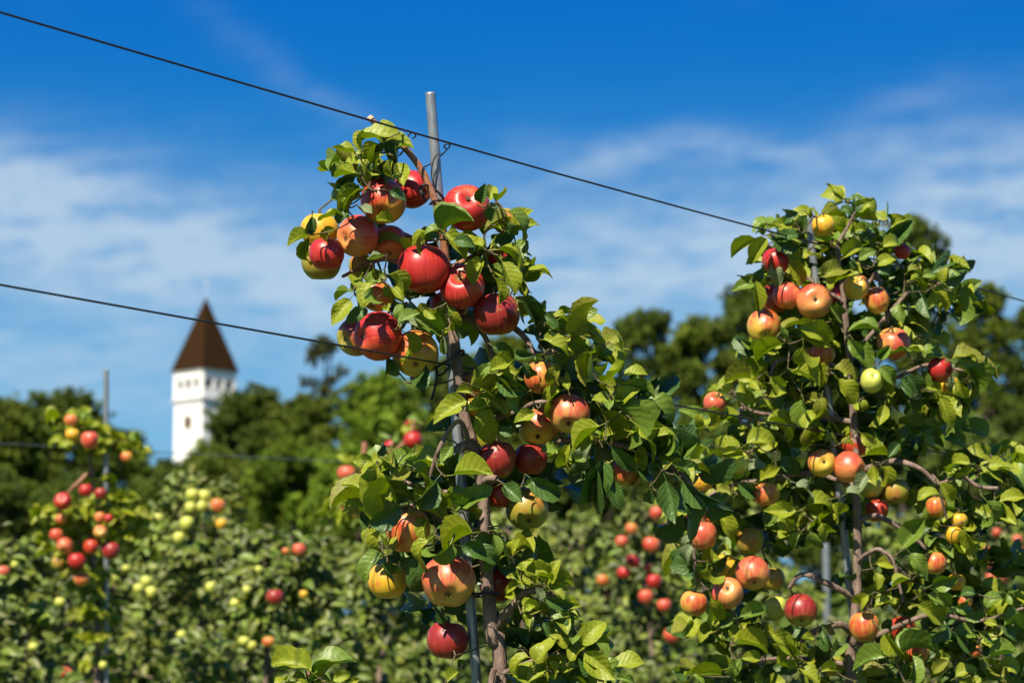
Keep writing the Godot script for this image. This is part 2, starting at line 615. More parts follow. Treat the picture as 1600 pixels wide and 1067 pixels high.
func grow_twigs() -> void:
	var ends := []
	for r in leaf_rows:
		var a: Vector3 = r[1] - r[0]
		ends.append(r[0] - a * 0.22)
	var keyed := []
	for p in ends:
		var best := 1e9
		for v in nodes:
			best = minf(best, v.distance_squared_to(p))
		keyed.append([best, p])
	keyed.sort_custom(func(a, b): return a[0] < b[0])
	for k in keyed:
		twig_to(k[1])

const POSE := {
	"d": Vector3(0, -0.97, 0.14), "f": Vector3(0.03, 0.08, 1), "l": Vector3(-0.72, -0.12, 0.66), "r": Vector3(0.72, -0.2, 0.62), "u": Vector3(0.0, 0.42, 0.9),
	"m": Vector3(0, -0.62, 0.78), "b": Vector3(0.1, -0.93, -0.3), "s": Vector3(0.1, -0.6, -0.8), "t": Vector3(-0.2, -0.85, -0.5), "e": Vector3(0.35, -0.85, 0.4), "w": Vector3(-0.35, -0.85, 0.4),
}

func apple_basis(pose: String, r: float) -> Basis:
	var cal: Vector3 = cam_xf.basis * (POSE[pose] + runit() * 0.10).normalized()
	var y := -cal
	var face := sun_dir + Vector3(0, 0, 0.6) + runit() * 0.7
	var z := -(face - y * y.dot(face)).normalized()      # the blushed side is at -z
	return Basis(y.cross(z) * r, y * r, z * r)

# an apple in focus: skin, stem and calyx; it hangs by its stem
func apple(px: float, py: float, dia: float, dz: float, type: int, pose: String, label: String, shape := -1) -> void:
	var d := depth + dz - (0.05 if depth > 5.0 and dz <= 0.0 else 0.0)
	var c := P(px, py, d)
	var o := thing("apple", c, label, "apple", apple_group)
	var r := dia * 0.5 * d / F
	o.basis = apple_basis(pose, r)
	put("skin", apple_meshes[shape if shape >= 0 else rng.randi() % 4], apple_mats[type], o)
	var lean := rr(-0.15, 0.15)
	put("stem", tube(smooth_path([Vector3(0, 0.42, 0), Vector3(lean * 0.3, 0.75, 0.02), Vector3(lean, 1.15, 0.05)], 3), 0.045, 0.06, 6, 0.0), M.stem, o)
	put("calyx", M.calyx_mesh, M.calyx, o)
	if tree:
		twig_to(o.transform * Vector3(lean, 1.15, 0.05), 0.0014, 0.2)

# a blurred apple farther back: one mesh
func far_apple(px: float, py: float, dia: float, d: float, type: int, pose: String, label: String) -> void:
	if d > 11.2:
		d += rr(0.02, 0.2)
	var o := put("apple", apple_meshes[rng.randi() % 4], apple_mats[type])
	o.transform = Transform3D(apple_basis(pose, dia * 0.5 * d / F), P(px, py, d))
	tag(o, label, "apple", apple_group)

func begin_tree(called: String, px: float, d: float, label: String) -> void:
	depth = d
	var at := P(px, 1067.0, d)
	tree = thing(called, Vector3(at.x, ground_h(at.x, at.z), at.z), label, "apple tree", "apple trees of the orchard")
	leaf_rows = []
	nodes = PackedVector3Array()

func main_tree() -> void:
	begin_tree("apple_tree", 790, FOCUS, "slender apple tree in sharp focus tied to the tall grey post")
	apple_group = "apples on the sharp middle tree"
	limb("trunk", [[782, 1075, 0.0], [770, 1000, 0.0], [763, 930, 0.0], [757, 850, 0.0], [755, 780, 0.0], [741, 705, 0.0], [723, 640, 0.0], [713, 560, 0.0], [706, 500, 0.0], [700, 430, 0.0]], 0.0125, 0.0074, M.bark, 0.07, true)
	limb("leader", [[700, 430, 0.0], [693, 370, -0.005], [685, 330, -0.01], [671, 293, -0.01], [657, 263, -0.01], [640, 240, -0.01], [622, 222, -0.01], [605, 208, -0.012], [581, 188, -0.015]], 0.0066, 0.0045, M.young, 0.10)
	var tip := P(580, 187, FOCUS - 0.015)
	put("cut_tip", tube([tip - tree.position, tip - tree.position + Vector3(-0.004, 0.005, 0)], 0.0062, 0.005, 8), M.cut, tree)
	limb("branch", [[706, 505, 0.02], [728, 497, 0.03], [745, 508, 0.03], [762, 535, 0.03], [770, 562, 0.03], [785, 600, 0.03], [800, 640, 0.02]], 0.0055, 0.0033, M.bark)
	limb("branch", [[708, 470, 0.03], [760, 480, 0.05], [803, 512, 0.03], [822, 530, 0.02], [838, 552, 0.0], [868, 548, -0.02], [893, 535, -0.02]], 0.0062, 0.0033, M.bark)
	limb("branch", [[745, 660, 0.02], [790, 650, 0.0], [836, 629, -0.03], [868, 630, -0.03]], 0.0039, 0.0033, M.bark)
	limb("branch", [[738, 715, 0.0], [731, 685, -0.02], [722, 662, -0.03], [712, 660, -0.03], [698, 678, -0.03], [686, 702, -0.03], [679, 720, -0.02], [672, 745, -0.01]], 0.0039, 0.0033, M.bark, 0.06)
	limb("stub", [[744, 700, 0.0], [730, 696, -0.015], [718, 700, -0.02], [711, 708, -0.02]], 0.0086, 0.0066, M.bark, 0.2)
	limb("stub", [[752, 757, 0.0], [764, 748, -0.02], [777, 749, -0.03]], 0.0062, 0.0057, M.bark, 0.1)
	limb("branch", [[754, 770, 0.02], [800, 715, 0.03], [870, 690, 0.02], [940, 690, 0.0], [1000, 705, -0.02], [1050, 730, -0.03], [1090, 770, -0.03], [1105, 800, -0.03]], 0.0062, 0.0025, M.bark)
	limb("branch", [[870, 690, 0.02], [900, 655, 0.01], [950, 630, 0.0], [1000, 600, -0.02], [1040, 632, -0.02]], 0.0039, 0.0016, M.bark)
	limb("branch", [[756, 805, 0.0], [715, 775, 0.02], [670, 765, 0.02], [620, 750, 0.0], [590, 735, 0.0]], 0.0055, 0.0025, M.bark)
	limb("branch", [[756, 830, 0.0], [700, 820, 0.0], [650, 790, 0.02], [600, 810, 0.02], [575, 850, 0.0]], 0.0047, 0.0025, M.bark)
	limb("branch", [[700, 440, 0.0], [650, 420, 0.04], [600, 405, 0.04], [560, 420, 0.03], [535, 432, 0.0]], 0.0047, 0.0025, M.young)
	limb("branch", [[698, 400, 0.0], [640, 370, 0.05], [590, 345, 0.05], [575, 300, 0.03], [570, 270, 0.0], [590, 240, 0.0]], 0.0039, 0.0016, M.young)
	limb("branch", [[700, 420, 0.0], [740, 400, 0.04], [775, 380, 0.04], [790, 340, 0.02], [775, 315, 0.0]], 0.0047, 0.0025, M.young)
	limb("branch", [[706, 500, 0.0], [650, 500, 0.04], [600, 480, 0.04], [560, 470, 0.0]], 0.0047, 0.0025, M.bark)
	limb("branch", [[769, 985, 0.0], [785, 965, 0.0], [803, 945, -0.02], [822, 925, -0.03], [860, 930, -0.03], [890, 975, -0.03], [915, 1020, -0.03], [940, 1050, -0.03]], 0.0078, 0.0025, M.bark, 0.15)
	limb("branch", [[772, 1045, -0.02], [768, 1062, -0.02], [766, 1085, -0.02]], 0.0047, 0.0049, M.bark, 0.1)
	limb("branch", [[778, 1060, 0.0], [800, 1045, -0.01], [840, 1030, -0.02], [880, 1020, -0.02]], 0.0047, 0.0025, M.bark, 0.1)

	view(430, 130, 0.28125)
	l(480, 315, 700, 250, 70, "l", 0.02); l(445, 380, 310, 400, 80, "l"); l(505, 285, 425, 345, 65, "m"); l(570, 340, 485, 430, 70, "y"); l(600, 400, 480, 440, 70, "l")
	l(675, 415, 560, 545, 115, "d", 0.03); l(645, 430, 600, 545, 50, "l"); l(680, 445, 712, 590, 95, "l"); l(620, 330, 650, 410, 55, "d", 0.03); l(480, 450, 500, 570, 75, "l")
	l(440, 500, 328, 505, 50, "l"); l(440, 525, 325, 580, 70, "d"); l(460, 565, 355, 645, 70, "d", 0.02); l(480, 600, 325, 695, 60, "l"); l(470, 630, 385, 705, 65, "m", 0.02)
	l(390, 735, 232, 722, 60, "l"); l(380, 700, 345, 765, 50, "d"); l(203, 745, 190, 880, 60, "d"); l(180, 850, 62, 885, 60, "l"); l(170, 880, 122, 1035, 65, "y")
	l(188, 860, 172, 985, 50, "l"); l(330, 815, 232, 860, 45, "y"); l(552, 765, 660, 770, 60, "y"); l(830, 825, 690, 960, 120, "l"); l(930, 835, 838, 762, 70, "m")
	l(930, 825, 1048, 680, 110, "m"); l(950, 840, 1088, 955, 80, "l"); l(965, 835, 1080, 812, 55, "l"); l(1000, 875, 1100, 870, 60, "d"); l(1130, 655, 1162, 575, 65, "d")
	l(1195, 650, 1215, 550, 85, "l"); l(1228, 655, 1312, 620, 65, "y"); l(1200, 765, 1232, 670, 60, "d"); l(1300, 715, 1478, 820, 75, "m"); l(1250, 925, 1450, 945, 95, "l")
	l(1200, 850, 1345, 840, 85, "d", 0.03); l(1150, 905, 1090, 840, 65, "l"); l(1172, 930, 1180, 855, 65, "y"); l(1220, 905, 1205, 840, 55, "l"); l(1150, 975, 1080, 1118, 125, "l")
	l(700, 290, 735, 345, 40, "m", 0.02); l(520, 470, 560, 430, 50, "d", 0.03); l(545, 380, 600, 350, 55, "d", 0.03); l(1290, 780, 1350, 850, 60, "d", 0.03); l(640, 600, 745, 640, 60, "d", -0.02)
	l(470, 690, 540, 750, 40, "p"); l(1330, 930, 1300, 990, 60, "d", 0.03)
	view(430, 400, 0.28125)
	l(1265, 40, 1352, 192, 85, "l"); l(1220, 125, 1282, 268, 85, "l"); l(1380, 140, 1402, 232, 55, "d"); l(1370, 228, 1492, 392, 65, "d"); l(1350, 255, 1422, 392, 70, "l")
	l(410, 195, 328, 232, 55, "m"); l(412, 245, 318, 372, 100, "l"); l(480, 130, 400, 202, 45, "m"); l(552, 145, 430, 232, 50, "l"); l(545, 65, 590, 142, 65, "y")
	l(600, 0, 520, 52, 55, "p"); l(638, 105, 752, 212, 85, "l"); l(620, 160, 645, 265, 55, "m"); l(652, 180, 712, 232, 50, "l"); l(690, 382, 782, 295, 80, "m")
	l(700, 270, 668, 345, 50, "m"); l(770, 335, 937, 442, 100, "m"); l(732, 372, 835, 385, 50, "p"); l(722, 430, 832, 598, 95, "l"); l(930, 445, 930, 552, 40, "p")
	l(618, 570, 652, 702, 105, "d", 0.05); l(972, 310, 1045, 482, 65, "y"); l(1000, 395, 1098, 452, 90, "d", 0.02); l(505, 295, 395, 352, 65, "d", 0.02); l(610, 280, 640, 330, 45, "l")
	l(540, 180, 500, 300, 60, "m"); l(760, 690, 850, 640, 45, "d", 0.05); l(560, 230, 480, 275, 50, "l", 0.01); l(830, 300, 905, 350, 60, "l"); l(1340, 180, 1400, 195, 45, "l")
	view(640, 460, 0.3)
	l(290, 560, 112, 640, 120, "l"); l(325, 470, 508, 520, 105, "m"); l(330, 510, 238, 498, 45, "l"); l(365, 535, 452, 562, 70, "m"); l(412, 372, 348, 425, 60, "m")
	l(425, 395, 570, 352, 70, "l"); l(470, 430, 610, 525, 125, "d", 0.01); l(460, 455, 565, 505, 45, "l"); l(440, 275, 542, 352, 75, "d", 0.02); l(395, 575, 400, 808, 115, "l")
	l(785, 505, 590, 590, 85, "l"); l(645, 615, 548, 692, 90, "l"); l(600, 515, 500, 580, 60, "m"); l(782, 372, 688, 482, 70, "l"); l(945, 280, 862, 462, 135, "m")
	l(962, 300, 905, 455, 65, "l"); l(825, 492, 788, 378, 55, "l"); l(975, 430, 1045, 485, 65, "l"); l(900, 500, 1005, 562, 85, "d", 0.02); l(1040, 442, 1152, 378, 62, "l")
	l(1108, 498, 1278, 418, 100, "m"); l(1120, 425, 1235, 388, 55, "l"); l(1198, 535, 1292, 562, 60, "d", 0.02); l(1238, 555, 1440, 592, 65, "m"); l(1008, 610, 1105, 775, 130, "l")
	l(985, 690, 835, 790, 90, "l"); l(1108, 598, 1255, 762, 85, "m"); l(1200, 695, 1345, 852, 125, "l"); l(1340, 735, 1458, 790, 62, "m"); l(942, 785, 845, 938, 85, "p")
	l(832, 790, 738, 948, 62, "l"); l(1005, 875, 955, 1065, 115, "d", 0.02); l(1055, 800, 1195, 940, 80, "d", -0.04); l(1200, 785, 1190, 942, 75, "m"); l(945, 190, 830, 32, 85, "m")
	l(752, 105, 862, 128, 60, "l"); l(702, 112, 775, 162, 55, "d"); l(902, 172, 838, 140, 60, "d"); l(918, 202, 1003, 190, 45, "y"); l(940, 222, 1052, 318, 75, "y")
	l(1070, 262, 1168, 322, 42, "l"); l(702, 238, 842, 262, 85, "l"); l(692, 312, 640, 352, 50, "m"); l(558, 312, 640, 322, 45, "d"); l(580, 20, 702, 165, 70, "d")
	l(760, 270, 830, 300, 55, "d", 0.03); l(850, 100, 900, 170, 50, "l", 0.02); l(980, 540, 1080, 600, 70, "d", 0.03); l(660, 420, 590, 380, 60, "d", 0.04); l(480, 640, 440, 720, 60, "m", 0.02)
	l(520, 640, 590, 720, 60, "d", 0.04); l(1060, 540, 1120, 590, 55, "m"); l(1290, 650, 1370, 690, 60, "d", 0.03); l(890, 900, 850, 1010, 60, "d", 0.04); l(1250, 880, 1330, 960, 80, "d", 0.02)
	view(860, 680, 0.3628)
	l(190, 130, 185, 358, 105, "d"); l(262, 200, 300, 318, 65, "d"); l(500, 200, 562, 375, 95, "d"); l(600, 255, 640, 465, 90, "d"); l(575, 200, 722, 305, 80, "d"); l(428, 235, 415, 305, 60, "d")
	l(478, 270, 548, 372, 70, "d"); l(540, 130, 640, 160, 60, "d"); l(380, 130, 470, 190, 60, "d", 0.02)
	view(520, 660, 0.3)
	l(210, 215, 103, 178, 65, "l"); l(238, 175, 278, 78, 50, "d"); l(322, 265, 342, 118, 85, "m"); l(370, 212, 442, 188, 55, "m"); l(405, 250, 575, 258, 85, "l")
	l(245, 248, 148, 282, 70, "d", 0.02); l(312, 300, 128, 498, 115, "l"); l(402, 258, 298, 312, 70, "m"); l(535, 305, 418, 435, 115, "d", 0.01); l(620, 128, 578, 232, 72, "l")
	l(638, 272, 825, 262, 80, "l"); l(825, 345, 622, 450, 105, "m"); l(450, 452, 625, 485, 85, "y"); l(345, 432, 198, 552, 105, "d", 0.01); l(262, 538, 158, 662, 72, "l")
	l(492, 618, 368, 735, 95, "l"); l(532, 575, 505, 645, 35, "p"); l(722, 578, 548, 618, 85, "l"); l(645, 498, 568, 605, 75, "d", 0.01); l(615, 632, 542, 805, 120, "m", -0.05)
	l(675, 648, 892, 722, 92, "d", -0.02); l(760, 640, 882, 775, 82, "d", -0.02); l(262, 698, 118, 765, 72, "m"); l(258, 738, 355, 822, 75, "d"); l(440, 700, 442, 912, 115, "d", 0.05)
	l(1000, 765, 1042, 708, 62, "l"); l(1058, 802, 1152, 770, 52, "l"); l(962, 832, 888, 892, 42, "y"); l(1058, 862, 1092, 922, 52, "p"); l(1000, 978, 1058, 928, 60, "l")
	l(1110, 918, 1265, 972, 65, "d"); l(1150, 880, 1215, 905, 50, "l"); l(870, 590, 905, 770, 70, "d", 0.02); l(840, 590, 870, 690, 55, "m"); l(660, 160, 600, 250, 60, "d", 0.03)
	l(500, 380, 590, 380, 55, "d", 0.02); l(180, 560, 165, 620, 50, "l", 0.02); l(300, 370, 250, 400, 60, "m", 0.02); l(890, 330, 1000, 430, 85, "d", 0.03); l(1040, 300, 1180, 400, 95, "d", 0.04)
	l(330, 200, 250, 290, 60, "l"); l(745, 560, 870, 660, 75, "m"); l(500, 520, 440, 600, 60, "l", 0.03); l(1000, 330, 1080, 300, 60, "m", 0.05); l(930, 60, 860, 30, 55, "d", 0.03)
	view(400, 840, 0.38125)
	l(1092, 135, 1125, 78, 52, "l"); l(1100, 292, 1155, 250, 55, "l"); l(1122, 365, 1130, 298, 40, "l"); l(1115, 492, 1000, 502, 78, "y"); l(1150, 512, 1205, 395, 82, "l")
	l(1275, 330, 1188, 392, 52, "d"); l(1290, 402, 1235, 250, 45, "m"); l(1335, 432, 1412, 335, 75, "l"); l(1288, 502, 1342, 418, 62, "l"); l(1350, 475, 1485, 572, 105, "l")
	l(1270, 452, 1215, 390, 62, "l"); l(1200, 515, 1275, 542, 55, "m"); l(1480, 578, 1565, 580, 34, "m"); l(1058, 562, 1155, 585, 65, "l"); l(785, 592, 832, 545, 52, "l")
	l(1200, 580, 1290, 590, 55, "d", 0.02); l(1390, 540, 1330, 500, 45, "d", 0.02); l(1180, 350, 1240, 420, 60, "d", 0.03); l(1060, 250, 1010, 205, 40, "y"); l(1240, 240, 1300, 275, 55, "m"); l(740, 300, 790, 340, 90, "d", 0.04); l(1110, 440, 1080, 380, 90, "d", 0.06); l(830, 500, 880, 560, 70, "d", 0.06)
	# sprays of leaves between the fruit
	for s in [[795, 365, 0.0, 3], [815, 425, 0.0, 3], [755, 388, 0.0, 2], [600, 232, -0.01, 2], [548, 262, 0.0, 3], [640, 395, 0.02, 2], [705, 385, 0.0, 2], [575, 445, 0.0, 2], [675, 500, 0.0, 3], [880, 520, -0.02, 4], [850, 500, 0.0, 3], [930, 560, -0.03, 4], [780, 590, -0.03, 3],
			[960, 640, -0.04, 4], [1010, 690, -0.04, 4], [940, 690, -0.03, 3], [885, 720, -0.02, 3], [1060, 735, -0.04, 3], [620, 735, -0.03, 4], [585, 770, -0.02, 3], [690, 790, -0.02, 3], [730, 800, -0.03, 2], [600, 860, -0.02, 2], [800, 870, -0.02, 3], [850, 920, -0.03, 4], [870, 970, -0.03, 4], [905, 1010, -0.03, 4], [860, 1050, -0.03, 4], [760, 610, -0.03, 2], [760, 650, -0.03, 3]]:
		spur(s[0], s[1], s[2], s[3], 40, "llm", Vector3(0, 0.4, 0.5))
	# denser growth behind what shows in front
	spur(570, 290, 0.06, 4, 48, "lmd"); spur(545, 265, 0.05, 3, 42, "lm"); spur(640, 400, 0.08, 4, 55, "mdd"); spur(750, 410, 0.08, 5, 55, "lmd"); spur(800, 440, 0.07, 4, 50, "lmd"); spur(610, 465, 0.08, 4, 50, "lmd"); spur(690, 470, 0.1, 4, 55, "dd")
	spur(690, 520, 0.08, 3, 50, "dm"); spur(880, 520, 0.05, 6, 45, "lmd"); spur(920, 560, 0.06, 5, 50, "lmd"); spur(780, 600, 0.08, 5, 55, "mdd"); spur(850, 620, 0.1, 5, 60, "mdd"); spur(930, 640, 0.08, 5, 60, "lmd"); spur(990, 630, 0.06, 5, 60, "lmd")
	spur(940, 700, 0.07, 5, 60, "mdd"); spur(1010, 720, 0.05, 5, 60, "mdd"); spur(1060, 740, 0.03, 4, 60, "mdd"); spur(1085, 790, 0.02, 3, 65, "dd"); spur(760, 660, 0.08, 4, 60, "mdd"); spur(860, 760, 0.09, 4, 60, "dd"); spur(800, 760, 0.08, 4, 55, "dd")
	spur(620, 740, 0.08, 5, 55, "lmd"); spur(670, 760, 0.08, 5, 55, "mdd"); spur(590, 790, 0.06, 4, 55, "lmd"); spur(660, 860, 0.1, 4, 60, "mdd"); spur(720, 830, 0.1, 4, 60, "mdd"); spur(780, 870, 0.08, 5, 55, "mdd"); spur(820, 900, 0.05, 5, 45, "lmd"); spur(850, 960, 0.05, 6, 45, "lmd")
	spur(890, 1000, 0.05, 6, 50, "lmd"); spur(850, 1040, 0.04, 6, 50, "lmd"); spur(930, 1050, 0.03, 6, 48, "lm"); spur(690, 960, 0.09, 4, 55, "dd"); spur(820, 1010, 0.08, 4, 55, "mdd"); spur(880, 1085, 0.0, 8, 55, "lmd"); spur(820, 1090, 0.02, 7, 55, "lmd"); spur(950, 1095, 0.02, 7, 55, "lmd")
	grow_twigs()

	apple(599, 315, 72, 0.0, 1, "m", "orange red apple with leaf shadows across it, topmost beside the brown leader", 0)
	apple(645, 296, 58, 0.06, 0, "r", "dark red apple half hidden behind the brown leader near the post")
	apple(729, 324, 75, 0.0, 0, "u", "bright red apple with its open calyx facing the camera, right of the post", 1)
	apple(558, 369, 66, 0.01, 8, "l", "round orange red apple with its eye at lower left, above the crimson one", 0)
	apple(510, 397, 56, -0.02, 0, "d", "small crimson apple in front of an olive one at the left tip", 0)
	apple(499, 360, 60, 0.05, 4, "d", "yellow apple under thin leaves, leftmost at the top of the sharp tree")
	apple(502, 409, 64, 0.05, 5, "d", "olive green apple mostly behind the small crimson apple")
	apple(609, 381, 58, 0.05, 8, "m", "orange red apple wedged between the round apple and a broad leaf")
	apple(662, 421, 80, -0.02, 0, "d", "large pinkish red apple in the centre of the upper cluster", 3)
	apple(722, 449, 72, -0.01, 0, "s", "red apple with its stem hollow showing, right of the large central apple", 1)
	apple(776, 491, 74, 0.0, 6, "d", "dark red shaded apple with one bright streak, lowest right of the upper cluster", 0)
	apple(590, 525, 77, -0.02, 0, "l", "large bright red apple with eye at left, crossed by the lower wire", 0)
	apple(556, 526, 62, 0.05, 6, "l", "dark red apple with yellow edge, tucked behind the large bright one")
	apple(649, 553, 74, 0.0, 3, "m", "yellow orange apple with a pale green leaf hanging across it", 0)
	apple(588, 462, 52, 0.02, 3, "w", "small orange yellow apple wrapped in leaves above the large bright one")
	apple(565, 416, 42, 0.07, 5, "d", "plain olive apple in the shade between two red ones")
	apple(702, 480, 60, 0.06, 1, "d", "shaded orange red apple behind and below the apple with the stem hollow")
	apple(790, 346, 42, 0.05, 5, "m", "shaded olive apple under the arching leaf at right")
	apple(783, 402, 44, 0.05, 0, "d", "red apple showing as slivers between leaves at the upper right")
	apple(847, 590, 56, 0.0, 3, "d", "yellow apple with red base under a leaf, above the peach pair", 0)
	apple(890, 647, 64, -0.03, 2, "m", "peach coloured apple in full sun at the end of a bare twig", 1)
	apple(842, 667, 64, 0.03, 3, "m", "yellow green apple with dark eye, half behind the peach one", 1)
	apple(777, 719, 60, 0.0, 6, "d", "apple with dark red top and green base beside the trunk", 2)
	apple(829, 718, 54, 0.03, 6, "d", "dull dark red apple in shade, right of the one beside the trunk")
	apple(982, 737, 50, 0.03, 3, "e", "shaded golden apple hanging among dark leaves at the far right branch")
	apple(824, 796, 68, 0.04, 5, "m", "olive green shaded apple hanging alone in the open, right of the trunk", 0)
	apple(779, 775, 42, 0.04, 1, "d", "orange red apple peeping out from behind the trunk")
	apple(637, 830, 72, -0.01, 3, "d", "yellow and red apple with a bright wedge of sun, left of the trunk", 2)
	apple(701, 908, 84, -0.02, 2, "m", "largest apple, lumpy and peach orange with an insect hole", 4)
	apple(605, 908, 62, 0.01, 4, "d", "golden apple with rusty skin, lowest left of the sharp tree", 0)
	apple(776, 916, 56, 0.05, 6, "d", "dull purple red apple in shade just right of the trunk")
	apple(699, 1001, 66, 0.02, 6, "d", "dark red apple in shade, lowest one left of the post", 0)
	apple(777, 981, 46, 0.05, 5, "d", "yellow green apple behind the lower trunk")
	apple(735, 604, 40, 0.03, 3, "d", "orange apple mostly covered by a green leaf beside the trunk")
	apple(735, 636, 30, 0.02, 4, "d", "small yellow apple behind the broad leaf left of the trunk")
	apple(701, 775, 34, 0.04, 4, "d", "small yellow olive apple behind leaves left of the stubs")
	apple(830, 1022, 26, 0.04, 0, "d", "small bright red apple deep in the leaves at the bottom")
	finish_leaves()

func second_tree() -> void:
	begin_tree("apple_tree", 1330, 5.40, "broad bushy apple tree at the right, slightly soft, crowded with fruit")
	apple_group = "apples on the bushy right tree"
	limb("trunk", [[1330, 1075, 0.0], [1334, 1000, 0.0], [1339, 930, 0.0], [1341, 860, 0.0], [1340, 790, 0.0], [1338, 700, 0.0], [1332, 620, 0.0], [1326, 540, 0.0], [1318, 460, 0.0]], 0.0117, 0.0057, M.bark, 0.07, true)
	limb("leader", [[1318, 460, 0.0], [1312, 410, 0.0], [1309, 385, 0.0], [1325, 355, 0.0], [1340, 325, 0.0]], 0.0047, 0.0025, M.bark)
	limb("branch", [[1320, 470, 0.02], [1360, 440, 0.02], [1371, 428, 0.0], [1384, 480, -0.02], [1388, 505, -0.02]], 0.0047, 0.0033, M.bark)
	limb("branch", [[1330, 560, 0.03], [1390, 490, 0.05], [1440, 440, 0.05], [1480, 450, 0.05], [1515, 470, 0.04]], 0.0047, 0.0025, M.bark)
	limb("branch", [[1339, 740, 0.0], [1375, 725, -0.03], [1405, 721, -0.05], [1440, 733, -0.06], [1468, 756, -0.06], [1500, 744, -0.06], [1530, 760, -0.06], [1560, 763, -0.06]], 0.0062, 0.0033, M.bark, 0.12)
	limb("branch", [[1457, 742, -0.06], [1468, 756, -0.06], [1471, 775, -0.05], [1480, 810, -0.04]], 0.0039, 0.0025, M.bark)
	limb("branch", [[1341, 815, 0.0], [1365, 806, -0.02], [1385, 812, -0.04], [1411, 826, -0.05], [1432, 843, -0.05], [1448, 858, -0.05]], 0.0062, 0.0033, M.bark)
	limb("branch", [[1341, 880, 0.0], [1355, 866, -0.03], [1376, 859, -0.05], [1395, 880, -0.05], [1421, 902, -0.04]], 0.0055, 0.0033, M.bark)
	limb("branch", [[1376, 859, -0.05], [1394, 872, -0.06], [1404, 905, -0.06], [1412, 940, -0.06]], 0.0031, 0.0025, M.bark)
	limb("branch", [[1335, 935, 0.0], [1312, 921, -0.02], [1285, 908, -0.03], [1260, 898, -0.03], [1245, 903, -0.03], [1235, 918, -0.02]], 0.0062, 0.0041, M.bark, 0.15)
	limb("branch", [[1334, 990, 0.0], [1316, 976, -0.02], [1290, 980, -0.03], [1270, 988, -0.03], [1253, 1002, -0.02]], 0.0078, 0.0049, M.bark, 0.15)
	limb("branch", [[1335, 660, 0.0], [1270, 650, 0.03], [1220, 650, 0.0], [1170, 640, -0.02], [1145, 610, -0.03]], 0.0055, 0.0025, M.bark)
	limb("branch", [[1160, 635, -0.02], [1158, 660, -0.04], [1172, 665, -0.04], [1180, 690, -0.04]], 0.0031, 0.0025, M.bark)
	limb("branch", [[1340, 760, 0.0], [1270, 740, 0.04], [1200, 750, 0.02], [1140, 760, 0.0], [1095, 790, 0.0], [1085, 860, 0.0], [1090, 910, 0.0]], 0.0055, 0.0025, M.bark)
	limb("branch", [[1328, 580, 0.0], [1270, 560, 0.03], [1215, 565, 0.0], [1205, 600, -0.02]], 0.0047, 0.0025, M.bark)
	limb("branch", [[1333, 600, 0.0], [1400, 590, 0.03], [1450, 570, 0.0], [1510, 580, -0.02]], 0.0047, 0.0025, M.bark)
	limb("branch", [[1334, 1010, 0.0], [1400, 980, 0.0], [1460, 960, -0.02], [1530, 970, -0.02], [1600, 950, -0.02]], 0.0062, 0.0025, M.bark)
	limb("branch", [[1332, 1040, 0.0], [1270, 1030, 0.02], [1200, 1030, 0.0], [1150, 1040, -0.02]], 0.0055, 0.0025, M.bark)
	limb("branch", [[1320, 470, 0.0], [1270, 440, 0.03], [1225, 400, 0.02], [1195, 380, 0.0]], 0.0039, 0.0025, M.bark)

	view(1040, 290, 0.35)
	l(590, 120, 475, 152, 62, "d"); l(560, 172, 465, 192, 50, "l"); l(440, 178, 408, 235, 52, "m"); l(402, 240, 284, 312, 62, "l"); l(452, 240, 372, 342, 75, "l"); l(600, 272, 478, 222, 62, "d"); l(590, 218, 488, 240, 55, "d")
	l(528, 258, 602, 335, 72, "l"); l(568, 328, 622, 445, 64, "y"); l(610, 315, 712, 288, 72, "y"); l(690, 268, 732, 325, 55, "l"); l(478, 348, 512, 455, 62, "p"); l(430, 378, 400, 442, 52, "d"); l(400, 428, 412, 565, 55, "l")
	l(700, 405, 832, 335, 105, "l"); l(728, 455, 832, 352, 60, "y"); l(800, 315, 872, 248, 72, "l"); l(842, 112, 870, 35, 55, "d"); l(858, 112, 914, 58, 55, "l"); l(830, 130, 818, 88, 45, "d"); l(868, 152, 952, 156, 35, "l")
	l(892, 202, 832, 188, 62, "l"); l(878, 232, 942, 200, 62, "d"); l(960, 222, 1035, 202, 55, "m"); l(978, 272, 1062, 208, 62, "l"); l(948, 352, 1022, 298, 72, "l"); l(868, 332, 932, 278, 62, "m"); l(662, 132, 648, 112, 30, "l")
	l(1088, 382, 1152, 335, 52, "l"); l(1100, 420, 1205, 400, 55, "l"); l(1150, 402, 1215, 378, 50, "m"); l(1250, 430, 1352, 398, 45, "d"); l(1208, 478, 1262, 562, 64, "y"); l(1250, 440, 1312, 472, 55, "l"); l(1330, 448, 1388, 522, 55, "m")
	l(1300, 498, 1385, 592, 55, "m"); l(1100, 450, 1132, 522, 60, "d"); l(1150, 498, 1212, 592, 62, "d"); l(1050, 520, 1028, 602, 45, "m"); l(950, 645, 828, 608, 62, "m"); l(738, 538, 822, 612, 60, "m"); l(528, 642, 642, 543, 78, "m")
	l(540, 692, 488, 640, 62, "m"); l(520, 708, 388, 772, 62, "l"); l(600, 638, 768, 672, 75, "l"); l(600, 678, 745, 702, 62, "l"); l(618, 718, 642, 832, 65, "l"); l(850, 698, 932, 805, 75, "m"); l(820, 688, 902, 792, 60, "m")
	l(950, 762, 1002, 718, 62, "m"); l(1000, 758, 1085, 708, 65, "m"); l(1088, 728, 1155, 762, 60, "l"); l(1150, 772, 1262, 738, 55, "l"); l(1160, 742, 1205, 688, 60, "m"); l(1288, 772, 1418, 733, 62, "l"); l(1298, 798, 1435, 882, 65, "m")
